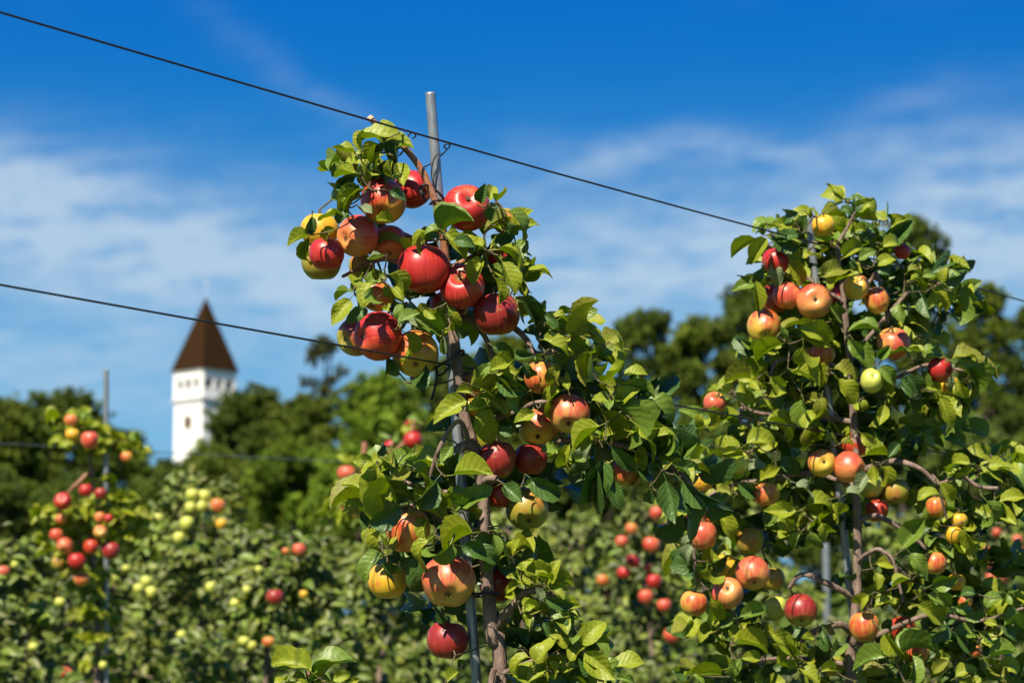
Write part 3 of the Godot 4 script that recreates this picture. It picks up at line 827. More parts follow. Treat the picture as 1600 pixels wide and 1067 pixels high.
	l(1340, 818, 1435, 922, 62, "m"); l(1170, 902, 1235, 888, 65, "l"); l(1308, 868, 1332, 965, 62, "y"); l(1288, 848, 1280, 975, 42, "p"); l(1218, 938, 1288, 1055, 75, "l"); l(958, 818, 1062, 872, 75, "m"); l(778, 868, 865, 968, 90, "l")
	l(638, 828, 725, 882, 65, "l"); l(578, 828, 692, 885, 62, "l"); l(758, 818, 872, 832, 62, "m"); l(468, 858, 552, 942, 68, "l"); l(338, 888, 372, 992, 60, "l"); l(398, 1002, 482, 928, 78, "l"); l(458, 1055, 595, 1030, 62, "l"); l(618, 958, 652, 1082, 85, "l")
	l(380, 860, 260, 850, 55, "l"); l(300, 870, 230, 890, 50, "l"); l(700, 950, 690, 1060, 70, "l"); l(880, 960, 900, 1000, 45, "l"); l(1150, 830, 1170, 920, 60, "m", 0.03); l(1060, 860, 1170, 960, 90, "d", 0.02); l(950, 950, 1000, 1060, 80, "d", 0.02)
	view(1040, 560, 0.35)
	l(332, 408, 178, 368, 95, "l"); l(345, 432, 188, 432, 60, "l"); l(368, 378, 492, 308, 75, "l"); l(458, 288, 602, 302, 65, "l"); l(628, 318, 692, 195, 78, "l"); l(718, 372, 785, 328, 65, "l"); l(788, 382, 852, 368, 62, "y")
	l(878, 338, 942, 398, 65, "y"); l(368, 505, 415, 438, 60, "p"); l(428, 545, 530, 500, 115, "y"); l(588, 558, 685, 602, 75, "p"); l(638, 655, 765, 588, 55, "l"); l(638, 672, 755, 662, 55, "y"); l(748, 655, 852, 735, 95, "y")
	l(578, 682, 438, 702, 75, "l"); l(518, 688, 562, 792, 85, "l"); l(648, 778, 682, 908, 105, "m"); l(698, 738, 752, 838, 75, "l"); l(600, 788, 568, 842, 60, "l"); l(248, 698, 322, 805, 85, "y"); l(812, 602, 892, 558, 55, "p")
	l(928, 478, 955, 562, 55, "y"); l(968, 488, 1015, 572, 62, "y"); l(898, 432, 1005, 418, 55, "l"); l(1062, 845, 1175, 718, 95, "m"); l(1178, 842, 1200, 758, 55, "m"); l(1358, 468, 1215, 432, 58, "l"); l(1298, 542, 1395, 518, 55, "l")
	l(1288, 522, 1375, 478, 60, "d"); l(1218, 605, 1143, 578, 65, "l"); l(1228, 558, 1282, 642, 60, "l"); l(1448, 482, 1575, 458, 58, "l"); l(1500, 640, 1605, 600, 55, "y"); l(1442, 642, 1535, 765, 90, "m"); l(1340, 758, 1362, 865, 78, "y")
	l(1225, 742, 1195, 730, 45, "l"); l(480, 520, 400, 610, 80, "l", 0.02); l(300, 600, 220, 580, 60, "l"); l(330, 560, 430, 620, 65, "d", 0.02); l(520, 440, 600, 520, 70, "d", 0.03); l(900, 520, 850, 600, 65, "p", 0.02); l(1000, 440, 1050, 380, 60, "d", 0.03)
	l(160, 250, 140, 340, 45, "y"); l(180, 240, 260, 290, 60, "l"); l(180, 400, 110, 460, 60, "l"); l(250, 510, 210, 560, 50, "l"); l(480, 170, 540, 110, 60, "l"); l(430, 150, 380, 90, 60, "l"); l(560, 60, 610, 90, 50, "l"); l(660, 60, 720, 110, 60, "l")
	l(950, 60, 1050, 130, 75, "m"); l(1080, 80, 1160, 160, 90, "d"); l(1100, 220, 1150, 310, 70, "d", 0.02); l(1180, 110, 1240, 160, 60, "l"); l(1230, 180, 1285, 300, 65, "l"); l(860, 200, 880, 240, 45, "l"); l(980, 210, 960, 300, 70, "l"); l(700, 220, 640, 280, 60, "m")
	view(1040, 780, 0.35)
	l(205, 215, 175, 315, 85, "m"); l(188, 308, 202, 418, 65, "l"); l(130, 300, 142, 405, 62, "m"); l(205, 448, 242, 595, 98, "y"); l(338, 525, 448, 498, 85, "l"); l(478, 602, 605, 692, 85, "l"); l(328, 648, 465, 622, 60, "y")
	l(585, 702, 478, 638, 62, "l"); l(332, 718, 288, 792, 55, "l"); l(345, 712, 435, 700, 52, "l"); l(748, 702, 835, 585, 64, "m"); l(992, 700, 832, 742, 95, "m"); l(978, 602, 1052, 705, 85, "l"); l(1062, 688, 1188, 568, 85, "m")
	l(878, 802, 995, 768, 60, "m"); l(1090, 802, 1145, 718, 65, "m"); l(938, 482, 1025, 428, 66, "l"); l(905, 432, 808, 492, 70, "l"); l(938, 328, 962, 402, 60, "l"); l(948, 288, 1055, 268, 62, "y"); l(1018, 392, 1085, 348, 55, "l")
	l(1100, 245, 1172, 332, 92, "m"); l(1198, 382, 1315, 328, 75, "m"); l(1200, 402, 1285, 432, 60, "m"); l(1128, 478, 1275, 545, 85, "l"); l(1178, 428, 1295, 462, 65, "m"); l(1300, 482, 1405, 492, 60, "m"); l(1338, 522, 1425, 498, 60, "m")
	l(1440, 482, 1485, 385, 85, "m"); l(1510, 452, 1545, 505, 60, "m"); l(1520, 562, 1605, 528, 60, "m"); l(1450, 702, 1575, 678, 65, "m"); l(1300, 792, 1385, 738, 65, "l"); l(1200, 772, 1255, 718, 60, "m"); l(1498, 742, 1595, 718, 60, "l")
	l(660, 620, 600, 640, 45, "l"); l(540, 720, 600, 770, 75, "y"); l(430, 760, 400, 820, 60, "l"); l(600, 760, 700, 800, 80, "l"); l(700, 770, 780, 740, 60, "l"); l(250, 790, 110, 775, 45, "l"); l(120, 790, 200, 820, 50, "m"); l(360, 590, 340, 520, 45, "y")
	l(120, 180, 30, 190, 95, "p"); l(115, 210, 55, 290, 80, "p"); l(740, 660, 690, 600, 60, "d", 0.03); l(1180, 600, 1290, 610, 60, "d", 0.02); l(1300, 600, 1390, 650, 65, "d"); l(1400, 590, 1480, 610, 55, "m"); l(1390, 640, 1340, 700, 60, "d"); l(1010, 540, 960, 600, 55, "d", 0.02)
	l(850, 330, 780, 380, 60, "d"); l(440, 560, 470, 610, 60, "y"); l(320, 560, 300, 640, 50, "l", 0.02); l(480, 650, 540, 720, 70, "y"); l(900, 760, 850, 820, 60, "m"); l(1480, 560, 1420, 540, 50, "l"); l(1380, 420, 1300, 400, 55, "d"); l(700, 560, 780, 590, 50, "d", 0.02)
	spur_more = 2.2
	for s in [[1240, 400, 5, "lld"], [1300, 380, 5, "llmd"], [1370, 380, 5, "llmd"], [1390, 350, 4, "lm"], [1330, 320, 3, "lm"], [1200, 430, 5, "llmd"], [1230, 500, 4, "llmd"], [1300, 500, 5, "llmd"], [1370, 530, 5, "llmd"], [1420, 470, 6, "llmd"], [1460, 450, 6, "llmd"], [1500, 470, 6, "llmd"], [1480, 420, 5, "llmd"], [1430, 400, 5, "llmd"],
			[1200, 600, 6, "llmd"], [1250, 620, 6, "llmd"], [1300, 600, 6, "llmd"], [1350, 640, 6, "llmd"], [1420, 620, 6, "llmd"], [1480, 640, 6, "llmd"], [1510, 590, 5, "llmd"], [1150, 620, 5, "lm"], [1120, 660, 5, "llmd"], [1180, 680, 6, "llmd"], [1240, 680, 6, "llmd"], [1300, 680, 6, "llmd"], [1380, 690, 6, "md"], [1410, 690, 5, "llmd"],
			[1110, 730, 5, "llmd"], [1160, 760, 6, "llmd"], [1220, 770, 6, "llmd"], [1270, 780, 6, "llmd"], [1300, 820, 5, "llmd"], [1240, 830, 6, "llmd"], [1190, 830, 5, "llmd"], [1130, 820, 5, "llmd"], [1090, 800, 4, "llmd"], [1100, 880, 6, "llmd"], [1150, 890, 4, "llmd"], [1400, 780, 5, "llmd"], [1520, 740, 5, "llmd"], [1570, 740, 5, "llmd"], [1590, 790, 5, "lm"],
			[1500, 800, 5, "llmd"], [1550, 810, 5, "lm"], [1490, 860, 5, "llmd"], [1430, 900, 5, "llmd"], [1390, 930, 5, "llmd"], [1450, 940, 6, "llmd"], [1510, 930, 6, "llmd"], [1560, 960, 6, "llmd"], [1610, 940, 6, "llmd"], [1590, 1000, 6, "llmd"], [1530, 1000, 6, "llmd"], [1480, 1020, 6, "llmd"], [1420, 1040, 6, "llmd"], [1370, 1010, 5, "llmd"], [1560, 1050, 6, "llmd"],
			[1120, 980, 5, "lm"], [1160, 1000, 6, "llmd"], [1210, 1010, 6, "llmd"], [1260, 1040, 6, "llmd"], [1160, 1050, 6, "llmd"], [1100, 1050, 4, "llmd"], [1310, 1050, 5, "llmd"], [1400, 1085, 6, "llmd"], [1500, 1085, 6, "llmd"], [1250, 1085, 6, "llmd"], [1130, 1090, 6, "llmd"], [1600, 1080, 6, "llmd"], [1320, 420, 4, "llmd"], [1190, 550, 4, "llmd"]]:
		spur(s[0], s[1], rr(0.03, 0.13), s[2], 38, s[3])
	spur_more = 1.8
	# the body of the crown, between its left and right outline
	for k in 115:
		var y := rr(345, 1095)
		var t := (y - 340.0) / 750.0
		var left := 1190.0 - 115.0 * smoothstep(0.3, 0.6, t) - 10.0 * t
		var right := 1395.0 + 105.0 * smoothstep(0.08, 0.22, t) + 130.0 * smoothstep(0.35, 0.6, t)
		var x := rr(left + 15.0, right - 15.0)
		if y > 855 and y < 965 and x > 1195 and x < 1330:
			continue
		spur(x, y, rr(0.06, 0.24), 4, 40, "llmd")
	grow_twigs()

	apple(1287, 352, 36, 0.0, 4, "b", "bright yellow apple with a cleft, topmost beside the second post", 4)
	apple(1213, 408, 44, 0.0, 0, "d", "vivid red apple behind leaves at the top left of the bushy tree", 0)
	apple(1231, 462, 46, 0.0, 8, "d", "coral red apple touching the one whose eye faces the camera", 0)
	apple(1273, 470, 56, -0.02, 8, "f", "coral apple with its eye facing the camera, middle of the upper row", 1)
	apple(1212, 468, 48, 0.05, 1, "d", "darker orange apple behind the two coral apples")
	apple(1194, 510, 52, 0.0, 3, "m", "red and yellow apple at the left edge below the coral pair", 2)
	apple(1339, 448, 42, -0.01, 3, "u", "yellow apple with pink cheek and small dark eye near the top right", 0)
	apple(1371, 470, 40, 0.0, 3, "e", "yellow apple with orange side, rightmost of the upper row", 2)
	apple(1312, 459, 36, 0.03, 0, "d", "deep red apple between the coral and the yellow cheeked apples")
	apple(1397, 537, 52, 0.0, 2, "b", "smooth peach orange apple above the pale yellow one", 0)
	apple(1470, 577, 40, -0.01, 0, "r", "red apple near the tip of the right branch under a pale leaf", 0)
	apple(1481, 603, 38, 0.03, 4, "d", "yellow apple hanging just behind the red one on the right branch")
	apple(1364, 594, 38, -0.02, 7, "u", "pale yellow apple with a puckered eye, out in front of leaves", 3)
	apple(1117, 630, 36, 0.0, 2, "t", "orange apple at the far left end where the wire meets the leaves", 0)
	apple(1286, 554, 38, 0.03, 3, "d", "yellow orange apple in half shade under the mottled leaf")
	apple(1262, 557, 36, 0.05, 4, "d", "shaded yellow apple left of the one under the mottled leaf")
	apple(1411, 393, 26, 0.03, 0, "d", "small red apple at the top right against the dark trees")
	apple(1285, 723, 44, -0.01, 3, "f", "yellow and red apple with a wide eye, left of the red pair", 1)
	apple(1328, 730, 48, -0.01, 8, "r", "glossy red apple lit by the sun, lower of the middle pair", 2)
	apple(1338, 695, 46, 0.02, 1, "d", "orange red apple above the glossy red one, under a lime leaf")
	apple(1152, 723, 40, 0.0, 7, "d", "plain yellow apple under leaves at the left side", 0)
	apple(1096, 752, 38, 0.02, 4, "d", "yellow orange apple with the jagged shadow of a hanging leaf")
	apple(1098, 838, 46, 0.0, 2, "d", "peach yellow apple behind the dark hanging leaves", 2)
	apple(1106, 808, 26, 0.03, 3, "d", "small orange apple peeping above the peach yellow one")
	apple(1177, 896, 54, 0.0, 2, "m", "brownish orange apple half shaded, above the one facing the camera", 0)
	apple(1137, 926, 50, -0.02, 8, "u", "pinkish red apple with pale eye facing the camera at lower left", 1)
	apple(1085, 943, 44, 0.0, 3, "d", "apple with yellow top and red base, leftmost near the bottom", 0)
	apple(1252, 954, 52, 0.0, 6, "m", "dark red shaded apple hanging in the open under the arched branch", 0)
	apple(1213, 950, 36, 0.02, 7, "d", "small yellowish apple left of the dark red one in the gap")
	apple(1351, 980, 48, 0.0, 3, "d", "golden orange apple against the lower trunk with a leaf shadow", 2)
	apple(1462, 880, 38, 0.0, 3, "d", "red orange apple alone among green leaves at the lower right", 0)
	apple(1371, 798, 36, 0.02, 1, "d", "orange red apple peeping over the fork right of the trunk")
	apple(1357, 757, 48, 0.04, 7, "d", "shaded yellow apple beside the trunk, left of an olive one")
	apple(1399, 768, 46, 0.06, 5, "d", "olive apple in deep shade right of the trunk below the bare branch")
	apple(1172, 846, 44, 0.05, 5, "d", "olive apple in deep shade above the brownish orange one")
	apple(1134, 884, 38, 0.05, 4, "d", "shaded yellow orange apple above the one facing the camera")
	apple(1207, 905, 40, 0.06, 5, "d", "dim brown green apple right of the brownish orange one")
	apple(1495, 910, 28, 0.03, 4, "d", "yellow orange apple showing through leaves at the lower right edge")
	apple(1509, 941, 24, 0.03, 3, "d", "small orange apple below the yellow orange one at the right edge")
	apple(1198, 772, 42, 0.0, 3, "d", "yellow red apple under the large lime leaf at left")
	apple(1411, 983, 40, 0.03, 1, "d", "dull red apple under leaves right of the golden orange one")
	apple(1432, 1020, 42, 0.02, 3, "d", "orange apple low down behind two pointed leaves")
	apple(1491, 836, 28, 0.0, 4, "d", "small yellow apple hanging with lime leaves at the right")
	apple(1500, 813, 26, 0.0, 4, "d", "small golden apple just above the yellow one with lime leaves")
	apple(1525, 1018, 22, 0.03, 3, "d", "small orange apple deep in the leaves of the bottom right corner")
	apple(1299, 1039, 40, 0.05, 5, "d", "olive apple in shade at the bottom left of the trunk")
	apple(1463, 793, 32, 0.03, 3, "d", "dull orange apple under the bare right branch")
	finish_leaves()

# ---------------------------------------------------------------- rows behind
func row_tree(px: float, top: float, d: float, half: float, n_spurs: int, tint: Color, label: String, seed_: int) -> void:
	rng.seed = seed_
	depth = d
	var at := P(px, 1000.0, d)
	var g := ground_h(at.x, at.z)
	tree = thing("apple_tree", Vector3(at.x, g, at.z), label, "apple tree", "apple trees of the orchard")
	var h := height_at(px, top, -at.z) - g
	var trunk := []
	for k in 7:
		var t := k / 6.0
		trunk.append(Vector3(0.05 * sin(t * 5.0 + seed_), h * 0.96 * t - 0.05 * (1.0 - t), 0.04 * sin(t * 4.0 + seed_ * 2.0)))
	put("trunk", tube(smooth_path(trunk, 4), 0.03, 0.007, 7, 0.12), M.bark, tree)
	var xfs := []
	var cols := []
	for k in int(n_spurs * 1.3):
		var v := pow(rng.randf(), 0.75)
		var y := lerpf(0.55, h - 0.02, v)
		var taper := lerpf(1.0, 0.28, smoothstep(0.62, 1.0, y / h))
		var r := half * taper * pow(rng.randf(), 0.5)
		var a := rr(0, TAU)
		var c := Vector3(cos(a) * r, y - 0.15 * r, sin(a) * r)
		if k % 9 == 0:
			var inner := Vector3(0.05 * sin(y / h * 5.0 + seed_), y - 0.12 - r * 0.3, 0.0)
			put("branch", tube(smooth_path([inner, inner.lerp(c, 0.5) + Vector3(0, 0.03, 0), c], 4), 0.009, 0.004, 5), M.bark, tree)
		var tone := rr(0.5, 1.6)
		for i in rng.randi_range(10, 17):
			var out := (runit() + Vector3(cos(a), 0.5, sin(a)) * 0.5).normalized()
			var b := c + out * rr(0.01, 0.09)
			var ln := rr(0.046, 0.080)
			var n0 := (runit() * 0.8 + sun_dir + Vector3(0, 0.1, 0.15)).normalized()
			var ax := (out - n0 * n0.dot(out)).normalized()
			var w := ln * rr(0.48, 0.66)
			xfs.append(Transform3D(Basis(n0.cross(ax) * w, n0 * ln, ax * ln), b))
			var k2 := tone * rr(0.75, 1.3)
			var yel := rr(-0.12, 0.2)
			cols.append(Color(tint.r * k2 * (1.0 + yel), tint.g * k2, tint.b * k2))
	var mm := many("leaves", far_leaf, M.far_leaf, tree, xfs, cols)
	mm.set_meta("kind", "stuff")

func back_rows() -> void:
	var G := Color(0.084, 0.118, 0.014)
	var Pale := Color(0.112, 0.148, 0.022)
	row_tree(-70, 815, 10.2, 0.50, 110, G, "leafy apple tree cut off by the left edge of the photo", 301)
	row_tree(430, 835, 11.9, 0.52, 130, G, "leafy apple tree below the tower, with few red fruits", 303)
	row_tree(595, 800, 12.6, 0.42, 90, G, "blurred apple tree just behind the left side of the sharp tree", 304)
	depth = 12.0
	leaf_rows = []
	limb("branch", [[560, 800, 0.15], [566, 760, 0.05], [568, 720, 0.0], [570, 690, 0.0]], 0.016, 0.013, M.young)
	limb("branch", [[568, 715, 0.0], [590, 703, 0.0], [615, 705, 0.0], [640, 680, 0.02], [648, 655, 0.03]], 0.010, 0.006, M.young)
	for s in [[668, 662, 3], [622, 676, 4], [655, 705, 5], [600, 712, 4], [560, 728, 5], [545, 770, 7], [530, 785, 6], [555, 790, 7], [520, 810, 6]]:
		spur(s[0], s[1], rr(0.02, 0.14), s[2], 22, "llm")
	finish_leaves()
	leaf_rows = []
	row_tree(800, 800, 13.2, 0.50, 110, Pale, "pale leafy apple tree right behind the trunk of the sharp tree", 305)
	row_tree(1005, 790, 14.1, 0.46, 100, G, "blurred apple tree full of small red fruit between the two sharp trees", 306)
	row_tree(1185, 800, 15.0, 0.50, 90, G, "blurred apple tree hidden behind the left half of the bushy tree", 307)
	row_tree(1375, 790, 16.0, 0.50, 90, G, "blurred apple tree hidden behind the trunk of the bushy tree", 308)
	row_tree(1580, 790, 17.4, 0.55, 110, G, "blurred apple tree with orange fruit at the right edge", 309)
	row_tree(40, 850, 13.0, 0.55, 120, G, "green apple tree behind the pole at the left, bearing yellow fruit", 310)
	row_tree(300, 748, 13.5, 0.50, 130, Pale, "tall pale apple tree with a crown of yellow apples under the tower", 311)
	row_tree(500, 830, 14.8, 0.55, 120, G, "dense apple tree in the second row left of the sharp tree", 312)
	row_tree(700, 815, 15.8, 0.55, 110, Pale, "apple tree in the second row straight behind the grey post", 313)
	row_tree(905, 800, 17.0, 0.6, 120, Pale, "pale apple tree in the second row right of the sharp trunk", 314)
	row_tree(1110, 810, 18.0, 0.6, 100, G, "apple tree in the second row between the two sharp trees", 315)
	row_tree(1470, 800, 20.0, 0.65, 100, Pale, "apple tree in the second row behind the bushy tree", 316)
	row_tree(170, 880, 14.4, 0.55, 110, G, "low leafy apple tree under the red apple cluster at the left", 317)

	# the tall thin tree by the pole at the left
	rng.seed = 411
	begin_tree("apple_tree", 150, 11.0, "tall thin blurred apple tree with red fruit by the pole at the left")
	apple_group = "apples on the thin tree at the left"
	limb("trunk", [[152, 1075, 0], [153, 1020, 0], [150, 960, 0], [146, 900, 0], [140, 840, 0], [141, 790, 0], [143, 742, 0], [140, 715, 0], [150, 690, 0], [165, 672, 0]], 0.0172, 0.0057, M.bark, 0.1, true)
	limb("branch", [[143, 735, 0], [128, 748, -0.02], [115, 760, -0.03], [100, 775, -0.02]], 0.0101, 0.0049, M.young)
	limb("branch", [[150, 690, 0], [125, 675, 0.0], [108, 668, 0.0]], 0.0055, 0.0033, M.young)
	limb("branch", [[150, 690, 0], [180, 695, 0.0], [208, 705, 0.0]], 0.0055, 0.0033, M.young)
	limb("branch", [[140, 830, 0], [165, 820, 0.0], [190, 790, 0.0]], 0.0055, 0.0033, M.young)
	limb("branch", [[142, 860, 0], [110, 840, 0.0], [85, 815, 0.0]], 0.0055, 0.0033, M.young)
	spur_more = 1.9
	for s in [[100, 650, 4], [126, 648, 5], [128, 668, 5], [100, 690, 5], [124, 692, 5], [160, 700, 6], [118, 664, 5], [140, 672, 7], [160, 690, 7], [178, 690, 7], [195, 695, 7], [210, 702, 6], [150, 708, 5], [105, 672, 4], [90, 800, 8], [78, 815, 8], [100, 815, 8], [120, 805, 7], [150, 790, 6], [165, 775, 5], [190, 785, 9], [185, 810, 8], [190, 835, 8], [125, 835, 7], [85, 860, 7], [105, 870, 7], [150, 880, 7], [175, 845, 5], [140, 905, 6], [115, 895, 6], [155, 750, 4], [80, 845, 6], [165, 905, 5], [145, 930, 7], [130, 920, 6], [160, 945, 7], [145, 960, 8], [170, 970, 7], [125, 960, 7], [150, 1000, 8], [165, 1030, 8], [140, 1040, 8], [160, 1065, 8], [150, 860, 6], [120, 790, 6], [70, 805, 5], [205, 800, 6], [200, 820, 6], [155, 820, 6], [100, 890, 5]]:
		spur(s[0], s[1], rr(-0.10, 0.08), s[2], 21, "lyl")
	spur_more = 1.8
	grow_twigs()
	var d := 10.86
	far_apple(110, 657, 22, d, 3, "d", "orange yellow blurred apple, topmost on the thin left tree")
	far_apple(112, 679, 22, d, 4, "d", "yellow blurred apple just under the topmost one of the thin left tree")
	far_apple(139, 688, 28, d - 0.05, 8, "d", "large red orange blurred apple left of the pole")
	far_apple(197, 714, 18, d, 3, "d", "small orange blurred apple right of the pole at the branch end")
	far_apple(97, 783, 28, d - 0.06, 0, "u", "red blurred apple with its eye showing, far left of the pole")
	far_apple(133, 766, 22, d, 0, "d", "deep red blurred apple beside the forked stem left of the pole")
	far_apple(156, 771, 20, d, 6, "d", "dark red blurred apple touching the pole")
	far_apple(94, 811, 18, d, 3, "d", "small orange yellow blurred apple below the red one with an eye")
	far_apple(155, 809, 18, d, 3, "d", "small orange blurred apple under the dark one at the pole")
	far_apple(169, 810, 15, d - 0.05, 0, "d", "tiny pinkish red blurred apple right of the pole")
	far_apple(156, 831, 22, d - 0.06, 2, "u", "orange blurred apple in front of the pole")
	far_apple(87, 836, 22, d, 8, "d", "pinkish blurred apple at the left edge of the thin tree")
	far_apple(100, 853, 26, d - 0.03, 2, "m", "orange blurred apple with a pale eye, lower left of the thin tree")
	far_apple(141, 855, 24, d, 1, "d", "orange red blurred apple in the middle of the lower cluster by the pole")
	far_apple(172, 861, 28, d - 0.03, 6, "d", "dark red blurred apple, lower right of the pole")
	far_apple(119, 877, 28, d - 0.05, 0, "d", "crimson blurred apple, second lowest of the thin left tree")
	far_apple(127, 905, 26, d - 0.02, 3, "d", "orange yellow blurred apple, lowest of the thin left tree")
	far_apple(90, 880, 22, d + 0.05, 5, "d", "shaded olive blurred apple left of the crimson one")
	finish_leaves()
	tree = null

	apple_group = "yellow apples of the tree under the tower"
	d = 13.0
	far_apple(300, 773, 22, d, 7, "d", "yellow blurred apple, topmost left of the crown under the tower")
	far_apple(318, 776, 22, d, 7, "d", "yellow blurred apple, topmost right of the crown under the tower")
	far_apple(314, 791, 22, d - 0.05, 7, "d", "yellow blurred apple just below the topmost pair under the tower")
	far_apple(297, 793, 18, d, 7, "d", "pale yellow blurred apple at the left below the topmost pair")
	far_apple(340, 790, 24, d, 3, "d", "yellow blurred apple with a pink cheek, right of the yellow bunch")
	far_apple(231, 808, 21, d, 7, "d", "left one of two touching yellow apples left of the bunch")
	far_apple(245, 810, 20, d, 7, "d", "right one of two touching yellow apples left of the bunch")
	far_apple(291, 818, 23, d - 0.03, 7, "d", "large greenish yellow blurred apple in the middle of the pale tree")
	far_apple(328, 813, 22, d, 7, "d", "yellow blurred apple right of the large greenish yellow one")
	far_apple(345, 819, 18, d, 4, "d", "small dull yellow apple at the right of the pale tree")
	far_apple(279, 841, 20, d, 7, "d", "yellow blurred apple below the large greenish yellow one")
	far_apple(387, 846, 20, d - 0.4, 7, "d", "single yellow blurred apple in the leaves below the tower's right side")
	apple_group = "yellow apples scattered in the blurred rows"
	far_apple(228, 909, 20, 13.0, 7, "d", "upper one of three yellow apples right of the lowest left fruit")
	far_apple(216, 920, 18, 13.0, 7, "d", "lower left one of three yellow apples in the left hedge")
	far_apple(235, 926, 20, 12.9, 7, "d", "lower right one of three yellow apples in the left hedge")
	far_apple(330, 918, 20, 12.6, 7, "d", "yellow green apple alone in the middle of the left hedge")
	far_apple(367, 943, 18, 11.6, 7, "d", "lemon yellow apple right of the middle of the left hedge")
	far_apple(283, 992, 16, 12.8, 7, "d", "small yellow apple low in the left hedge")
	far_apple(351, 1005, 20, 11.5, 7, "d", "left one of a row of four yellow apples near the leafy shoot")
	far_apple(381, 1002, 18, 11.45, 7, "d", "second of a row of four yellow apples near the leafy shoot")
	far_apple(393, 1009, 17, 11.5, 7, "d", "third of a row of four yellow apples near the leafy shoot")
	far_apple(419, 1003, 20, 11.45, 3, "d", "orange tinged yellow apple, last of a row of four near the leafy shoot")
	far_apple(93, 941, 18, 12.6, 7, "d", "yellow green apple in the hedge below the crimson apple at left")
	far_apple(22, 882, 16, 10.2, 7, "d", "yellow green apple near the left edge of the photo")
	far_apple(4, 893, 20, 10.1, 2, "d", "orange apple cut by the left edge of the photo")
	far_apple(30, 957, 16, 10.1, 7, "d", "dull yellow apple low at the left edge")
	far_apple(51, 1011, 16, 10.1, 7, "d", "yellow apple in the bottom left corner")
	far_apple(102, 1051, 22, 10.6, 8, "d", "orange red apple at the bottom left of the photo")
	far_apple(160, 1040, 14, 10.8, 7, "d", "small yellow green apple beside the foot of the pole")
	far_apple(385, 922, 14, 11.6, 7, "d", "small yellow green apple left of the shaded red one")
	far_apple(429, 933, 28, 11.4, 6, "d", "shaded dark red apple in the hedge left of the sharp tree")
	far_apple(467, 859, 22, 11.6, 2, "d", "peach orange blurred apple in the hedge left of the sharp tree")
	far_apple(446, 861, 12, 11.7, 3, "d", "tiny orange apple left of the peach orange one in the hedge")
	far_apple(474, 929, 14, 11.6, 4, "d", "small golden apple right of the shaded dark red one")
	far_apple(610, 961, 26, 12.2, 5, "d", "olive blurred apple below the rusty golden apple")
	far_apple(611, 980, 12, 12.3, 7, "d", "tiny yellow apple under the olive blurred one")
	far_apple(404, 890, 13, 11.6, 7, "d", "small lime apple in the leaves below the tower")
	far_apple(180, 909, 14, 13.0, 7, "d", "pale yellow apple touching the pole low down")
	far_apple(196, 888, 13, 13.0, 7, "d", "small pale yellow apple right of the pole at hedge height")

	apple_group = "red apples just behind the sharp tree"
	far_apple(645, 667, 27, 12.0, 0, "d", "upper one of two stacked red blurred apples left of the grey post")
	far_apple(645, 688, 30, 11.95, 0, "d", "lower one of two stacked red blurred apples left of the grey post")
	far_apple(613, 699, 28, 11.95, 0, "d", "red blurred apple behind the leaf tip, left of the stacked pair")
	far_apple(541, 740, 29, 11.9, 2, "d", "peach orange blurred apple at the left end of a bare stub")
	far_apple(532, 797, 18, 12.0, 8, "d", "small orange red blurred apple below the peach orange one")
	far_apple(549, 790, 16, 12.05, 6, "d", "small dark blurred apple beside the small orange red one")
	far_apple(551, 806, 16, 12.0, 4, "d", "small yellow orange apple under the leaves of the sharp tree")

	apple_group = "small red apples of the blurred tree in the gap"
	d = 13.6
	far_apple(1026, 802, 22, d, 8, "d", "salmon blurred apple, topmost in the gap between the sharp trees")
	far_apple(1045, 827, 21, d, 0, "d", "red blurred apple right of the middle near the hanging dark leaves")
	far_apple(987, 826, 20, d, 3, "d", "yellow orange blurred apple, upper left in the gap")
	far_apple(972, 846, 21, d, 2, "d", "peach blurred apple, leftmost of the upper fruit in the gap")
	far_apple(1018, 851, 26, d, 8, "d", "large pinkish blurred apple in the middle of the gap")
	far_apple(1012, 887, 14, d + 0.05, 8, "d", "tiny pink apple between two red ones in the gap")
	far_apple(990, 877, 23, d, 0, "d", "red blurred apple, upper of the left pair in the gap")
	far_apple(975, 895, 22, d, 0, "d", "red blurred apple, lower of the left pair in the gap")
	far_apple(1022, 908, 24, d, 0, "d", "crimson blurred apple in the lower middle of the gap")
	far_apple(1009, 933, 24, d, 8, "d", "coral blurred apple, left of the lowest two in the gap")
	far_apple(1038, 946, 23, d, 8, "d", "coral blurred apple, right of the lowest two in the gap")
	far_apple(1050, 993, 26, d - 0.2, 8, "d", "orange red blurred apple alone below the others in the gap")
	far_apple(942, 907, 20, d + 0.2, 3, "d", "yellow orange blurred apple at the left of the gap")
	far_apple(948, 930, 12, d + 0.2, 2, "d", "tiny orange apple under the yellow one at the left of the gap")
	far_apple(867, 967, 22, d - 0.6, 0, "d", "red blurred apple behind the lower right leaves of the sharp tree")
	far_apple(1045, 883, 18, d + 0.1, 6, "d", "dark red shaded apple at the right of the gap")
	far_apple(1075, 806, 14, d, 0, "d", "small dark red apple behind the hanging dark leaves")
	far_apple(1060, 868, 13, d, 8, "d", "tiny red apple beside the pale turned leaf")
	apple_group = "orange apples of the blurred tree at the right edge"
	d = 17.0
	far_apple(1591, 843, 17, d, 2, "d", "orange blurred apple cut by the right edge, upper")
	far_apple(1592, 860, 17, d, 8, "d", "red blurred apple at the right edge, just under the orange one")
	far_apple(1539, 862, 18, d, 8, "d", "coral blurred apple, upper left of the fruit at the right edge")
	far_apple(1545, 881, 15, d, 2, "d", "orange blurred apple under the coral one near the right edge")
	far_apple(1568, 887, 16, d, 2, "d", "peach blurred apple in the centre of the fruit at the right edge")
	far_apple(1587, 890, 16, d, 8, "d", "pinkish blurred apple right of the peach one at the right edge")
	far_apple(1551, 902, 20, d, 8, "d", "red orange blurred apple, larger one lowest but one at the right")
